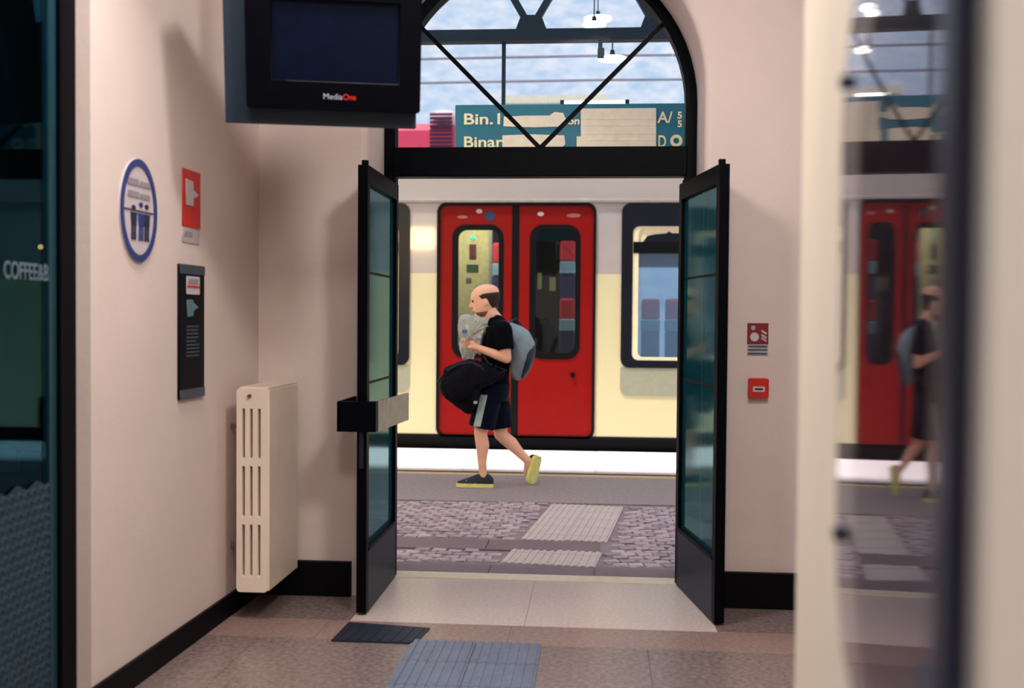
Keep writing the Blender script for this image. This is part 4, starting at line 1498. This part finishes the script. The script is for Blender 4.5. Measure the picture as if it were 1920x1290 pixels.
# arms
sh_n, el_n, wr_n = J(943, 620, -0.19), J(950, 672, -0.22), J(893, 651, -0.17)
sh_f, el_f, wr_f = J(935, 620, 0.19), J(940, 670, 0.22), J(885, 652, 0.10)
hands = []
for sh, el, wr, s in ((sh_n, el_n, wr_n, -1), (sh_f, el_f, wr_f, 1)):
    body.limb([sh, sh.lerp(el, 0.5), el, el.lerp(wr, 0.3), wr], [0.062, 0.052, 0.043, 0.043, 0.029])
    d = (wr - el).normalized()
    palm = wr + d * 0.05 + Vector((0, 0, 0.004))
    side = Vector((0, -s, 0.0))
    up = d.cross(Vector((0, 1, 0))).normalized()
    if up.z < 0:
        up = -up
    body.limb([wr, palm - up * 0.022], [0.027, 0.024], 10)
    body.limb([wr, palm + up * 0.022], [0.027, 0.024], 10)
    # four fingers curling inward around the held bag, unequal lengths
    for k, ln in enumerate((0.060, 0.072, 0.068, 0.052)):
        b0 = palm + up * (0.033 - 0.021 * k) + d * 0.018
        f1 = b0 + d * ln * 0.5 + side * (-0.006)
        f2 = f1 + (d * 0.55 - side * -0.0 + Vector((0, -s * -0.75, 0))).normalized() * ln * 0.35
        f3 = f2 + (d * -0.1 + Vector((0, s * -0.0 - (-s) * -0.9, 0))).normalized() * ln * 0.28
        body.limb([b0, f1, f2, f3], [0.0095, 0.009, 0.0085, 0.0075], 8)
    tb0 = wr + d * 0.022 + up * 0.026
    body.limb([tb0, tb0 + d * 0.025 + up * 0.020, tb0 + d * 0.052 + up * 0.022], [0.012, 0.0105, 0.009], 8)
remeshed(body, 'body', M_skin, mn, voxel=0.0065, smooth=4)
# eyes and brows
for s in (-1, 1):
    e = tilt @ hp(-22.5, s * 8, 0)
    MB().ball(e, 2.6 * u, 10, 8).build('eye', M_hair, mn)
# hair: a fringe band round sides and back of the skull
hair = MB()
hr = []
for z, a0, g, c_ in ((-17, 0.75, 0.2, -3), (-14, 0.95, 1.6, -3), (-9, 1.15, 2.0, -3), (-3, 1.45, 2.0, -3), (3, 1.8, 1.8, -3), (8, 1.95, 1.2, -3), (11, 1.75, 0.0, -3)):
    lo_ = max(p for p in prof if p[0] <= z)
    hi_ = min(p for p in prof if p[0] > z)
    f_ = (z - lo_[0]) / (hi_[0] - lo_[0])
    fx, bx, hw = [lo_[i] + (hi_[i] - lo_[i]) * f_ for i in (1, 2, 3)]
    c0, hx = (fx + bx) / 2, (bx - fx) / 2
    arc = [-a0 + 2 * a0 * i / 22 for i in range(23)]
    gg = [g * min(1, 3 * (1 - abs(a) / a0) + 0.05) for a in arc]
    outer_ = [hc + Vector(((c0 + (hx + q) * math.cos(a)) * u, (hw + q) * math.sin(a) * u, z * u)) for a, q in zip(arc, gg)]
    inner_ = [hc + Vector(((c0 + (hx + c_) * math.cos(a)) * u, (hw + c_) * math.sin(a) * u, z * u)) for a in arc[::-1]]
    hr.append(outer_ + inner_)
hair.loft(hr)
bmesh.ops.transform(hair.bm, matrix=tilt, verts=hair.bm.verts)
hair.build('hair', M_hair, mn, smooth=True)
# beard shade along the jaw
brd = MB()
br_ = []
for (z, fx, bx, hw), g in zip(prof[0:4], (1.0, 1.0, 1.0, 0.6)):
    c0, hx = (fx + bx) / 2, (bx - fx) / 2
    arc = [PI / 2 - 0.35 + (PI + 0.7) * i / 20 for i in range(21)] if z < -16 else [PI / 2 - 0.3 + 0.45 * i / 20 for i in range(21)]
    if z >= -16:
        continue
    outer_ = [hc + Vector(((c0 + (hx + g) * math.cos(a)) * u, (hw + g) * math.sin(a) * u, z * u)) for a in arc]
    inner_ = [hc + Vector(((c0 + (hx - 2) * math.cos(a)) * u, (hw - 2) * math.sin(a) * u, z * u)) for a in arc[::-1]]
    br_.append(outer_ + inner_)
brd.loft(br_)
bmesh.ops.transform(brd.bm, matrix=tilt, verts=brd.bm.verts)
brd.build('beard', mat('short_beard', (120, 78, 62), rough=0.8), mn, smooth=True)
# t-shirt
shirt = MB()
shirt.loft(trunk_rings(0.016)[1:7][::-1])
shirt.limb([J(932, 608, -0.05), J(932, 608, 0.05)], [0.085, 0.085])
for sh, el in ((sh_n, el_n), (sh_f, el_f)):
    shirt.limb([J(934, 616, 0.1 if sh.y > YM else -0.1), sh], [0.085, 0.084])
    p2_ = sh.lerp(el, 0.68)
    shirt.tube(sh, p2_, 0.084, 0.076, 18)
remeshed(shirt, 'shirt', M_shirt, mn, voxel=0.009, smooth=3)
# collar
MB().loft([ring(J(931, 599), 0.088, 0.098, 24, -0.45), ring(J(931, 592), 0.080, 0.088, 24, -0.45)], cap=False).build('collar', M_signpale, mn, smooth=True)
# shorts
sho = MB()
sho.loft([ring(J(926, 718), 0.145, 0.19), ring(J(924, 735), 0.15, 0.195), ring(J(923, 752), 0.14, 0.19)][::-1])
sho.limb([nh, nh.lerp(nk, 0.3)], [0.112, 0.118])
sho.limb([fh, fh.lerp(fk, 0.3)], [0.112, 0.118])
nhem, fhem = nh.lerp(nk, 0.86), fh.lerp(fk, 0.84)
sho.tube(nh, nhem, 0.115, 0.122, 20)
sho.tube(fh, fhem, 0.115, 0.118, 20)
so = remeshed(sho, 'shorts', M_shorts, mn, voxel=0.009, smooth=3)
st = MB()
prev = None
stp_ = []
for k in range(8):
    f_ = 0.05 + 0.76 * k / 7
    c_ = nh.lerp(nk, f_)
    rr2 = 0.128 + 0.004 * f_
    rowp = [c_ + Vector((rr2 * math.cos(a), rr2 * math.sin(a), 0)) for a in [-PI / 2 - 0.52 + 0.5 * i / 5 for i in range(6)]]
    rowi = [c_ + Vector(((rr2 - 0.014) * math.cos(a), (rr2 - 0.014) * math.sin(a), 0)) for a in [-PI / 2 - 0.52 + 0.5 * i / 5 for i in range(6)]][::-1]
    stp_.append(rowp + rowi)
st.loft(stp_)
st.build('stripe', M_stripe, so, smooth=False)


# shoes
def shoe(name, heel, toe, sole_n, parent, yellow_upper=False):
    """heel and toe are sole points; sole_n points from sole to foot"""
    d = (toe - heel)
    Ln = d.length
    d.normalize()
    n_ = Vector(sole_n).normalized()
    s_ = d.cross(n_).normalized()
    prof_ = [(0.0, 0.030, 0.080), (0.12, 0.044, 0.118), (0.30, 0.046, 0.128), (0.45, 0.047, 0.112), (0.62, 0.052, 0.088), (0.80, 0.052, 0.068), (0.94, 0.040, 0.050), (1.0, 0.022, 0.034)]
    up_, so_ = [], []
    for f_, hw, ht in prof_:
        c_ = heel + d * (Ln * f_)
        up_.append([c_ + s_ * (hw * math.cos(a)) + n_ * (0.026 + (ht - 0.026) * math.sin(a)) for a in [PI * i / 10 for i in range(11)]])
        q = [(-1, 0.034), (1, 0.034), (0.98, 0.0), (-0.98, 0.0)]
        so_.append([c_ + s_ * (hw * 1.12 * a) + n_ * b for a, b in q])
    sh_ = MB().loft(up_).build('shoe', M_shoe, parent, smooth=True)
    MB().loft(so_).build('sole', M_sole, sh_)
    # side flashes
    for f_ in (0.45, 0.56, 0.67):
        c_ = heel + d * (Ln * f_)
        for sg in (-1, 1):
            MB().bar(c_ + s_ * sg * 0.049 + n_ * 0.024, c_ + d * 0.018 + s_ * sg * 0.036 + n_ * 0.062, 0.010, 0.004).build('flash', M_stripe, sh_)
    return sh_


nheel = Vector((at(925, 912, YM - 0.09).x, YM - 0.09, 0.002))
ntoe = Vector((at(856, 915, YM - 0.09).x, YM - 0.09, 0.004))
shoe('shoe', nheel, ntoe, (0, 0, 1), mn)
fheel = J(1010, 858, 0.09)
ftoe = Vector((at(998, 903, YM + 0.09).x, YM + 0.09, 0.012))
dd = (ftoe - fheel).normalized()
shoe('shoe', fheel - dd * 0.01, ftoe - dd * -0.03 + Vector((0, 0, 0.028)), Vector((-0.75, 0.66, 0)) - dd * Vector((-0.75, 0.66, 0)).dot(dd), mn)


# ------------------------------------------------------------------ bags
def pillow(outline_px, Yc, half_t, name, material, parent, n=10, power=2.2, lump=0.0):
    """closed bag volume: outline in the man's plane, domed on both sides"""
    pts = [at(a, b, Yc) for a, b in outline_px]
    # resample smooth (Catmull-Rom)
    P = []
    m_ = len(pts)
    for i in range(m_):
        p0, p1, p2, p3 = pts[i - 1], pts[i], pts[(i + 1) % m_], pts[(i + 2) % m_]
        for k in range(4):
            t = k / 4
            P.append(0.5 * ((2 * p1) + (p2 - p0) * t + (2 * p0 - 5 * p1 + 4 * p2 - p3) * t * t + (3 * p1 - p0 - 3 * p2 + p3) * t ** 3))
    c = sum(P, Vector()) / len(P)
    rings = []
    for i in range(n + 1):
        a = -PI / 2 + PI * i / n
        yv = math.sin(a)
        sc_ = max(0.04, (1 - abs(yv) ** power) ** (1 / power)) if abs(yv) < 1 else 0.04
        rings.append([Vector((c.x + (p.x - c.x) * sc_, Yc + half_t * yv, c.z + (p.z - c.z) * sc_)) for p in P])
    for r in rings:
        for v in r:
            if lump:
                v += noise.noise_vector(v * 9.0) * lump + noise.noise_vector(v * 24.0) * (lump * 0.3)
    return MB().loft(rings).build(name, material, parent, smooth=True)


bpk = thing('backpack', J(975, 660), 'grey-blue rounded backpack worn on the walking man\'s back', 'backpack')
pillow([(952, 604), (964, 606), (984, 617), (998, 634), (1003, 652), (999, 674), (990, 697), (976, 712), (962, 709), (956, 690), (954, 650)], YM, 0.15, 'pack', M_pack, bpk, n=14, lump=0.012)
pillow([(992, 640), (1004, 650), (1001, 676), (991, 699), (978, 712), (978, 690), (986, 665)], YM, 0.135, 'rear_panel', M_packdk, bpk)
for s in (-1, 1):
    sp_ = MB()
    path = [J(955, 606, s * 0.09), J(940, 600, s * 0.115), J(925, 608, s * 0.12), J(907, 628, s * 0.125), J(902, 652, s * 0.13), J(915, 680, s * 0.15), J(950, 695, s * 0.14)]
    for a, b in zip(path, path[1:]):
        sp_.bar(a, b, 0.045, 0.014, up=(0.5, 0, 1))
    sp_.build('strap', M_packdk, bpk)
MB().limb([J(956, 604, -0.03), J(968, 597, 0), J(978, 610, 0.03)], [0.008, 0.008, 0.008], 8).build('top_loop', M_packdk, bpk)

df = thing('duffel_bag', J(862, 772, -0.25), 'black soft duffel bag slung in front of the walking man\'s hips', 'bag')
pillow([(825, 712), (838, 693), (858, 680), (882, 672), (906, 676), (930, 689), (944, 702), (930, 717), (906, 728), (897, 748), (885, 771), (864, 769), (839, 752), (829, 736)], YM - 0.20, 0.13, 'body', M_duffel, df, n=16, power=2.6, lump=0.032)
zz = MB()
for a, b in zip([(838, 694), (858, 683), (882, 679), (900, 686)], [(858, 683), (882, 679), (900, 686), (910, 700)]):
    zz.bar(J(a[0], a[1], -0.30), J(b[0], b[1], -0.30), 0.02, 0.012, up=(0, 1, 0))
zz.build('zip', M_packdk, df)
sp_ = MB()
path = [(J(900, 690, -0.26)), J(925, 655, -0.23), J(938, 615, -0.16), J(942, 602, -0.10), J(952, 615, 0.02)]
sp_2 = MB()
for a, b in zip(path[:1] + [J(915, 700, -0.30)], [J(915, 700, -0.30), J(930, 690, -0.26)]):
    sp_.bar(a, b, 0.035, 0.01, up=(0, 1, 0))
sp_.build('strap', M_duffel, df)
pillow([(836, 712), (850, 700), (872, 700), (886, 712), (884, 740), (868, 752), (848, 746), (838, 732)], YM - 0.315, 0.03, 'side_pocket', M_duffel, df, n=8, power=3, lump=0.01)
lp_m = MB().limb([J(829, 704, -0.2), J(822, 714, -0.2), J(828, 730, -0.2)], [0.009, 0.009, 0.009], 8)
lp_m.build('end_loop', M_packdk, df)
MB().box(J(888, 757, -0.36), J(895, 752, -0.35)).build('buckle', M_stripe, df)

cb = thing('plastic_bag', J(885, 640, -0.1), 'crumpled clear plastic bag with a blue mark held at the man\'s chest', 'bag')
ob = pillow([(862, 594), (878, 590), (900, 594), (914, 600), (912, 622), (902, 644), (892, 664), (885, 676), (869, 676), (862, 655), (864, 636), (859, 618)], YM - 0.10, 0.075, 'film', M_plastic, cb, n=8, power=2.6)
for v in ob.data.vertices:
    v.co += Vector((random.uniform(-.006, .006), random.uniform(-.012, .012), random.uniform(-.006, .006)))
for p in ob.data.polygons:
    p.use_smooth = False
pbm = J(871, 621, -0.185)
MB().box(pbm - Vector((0.022, 0.004, 0.015)), pbm + Vector((0.022, 0.004, 0.015)), bevel=0.003).build('blue_mark', mat('mark_blue', (60, 110, 190), rough=0.5), cb)
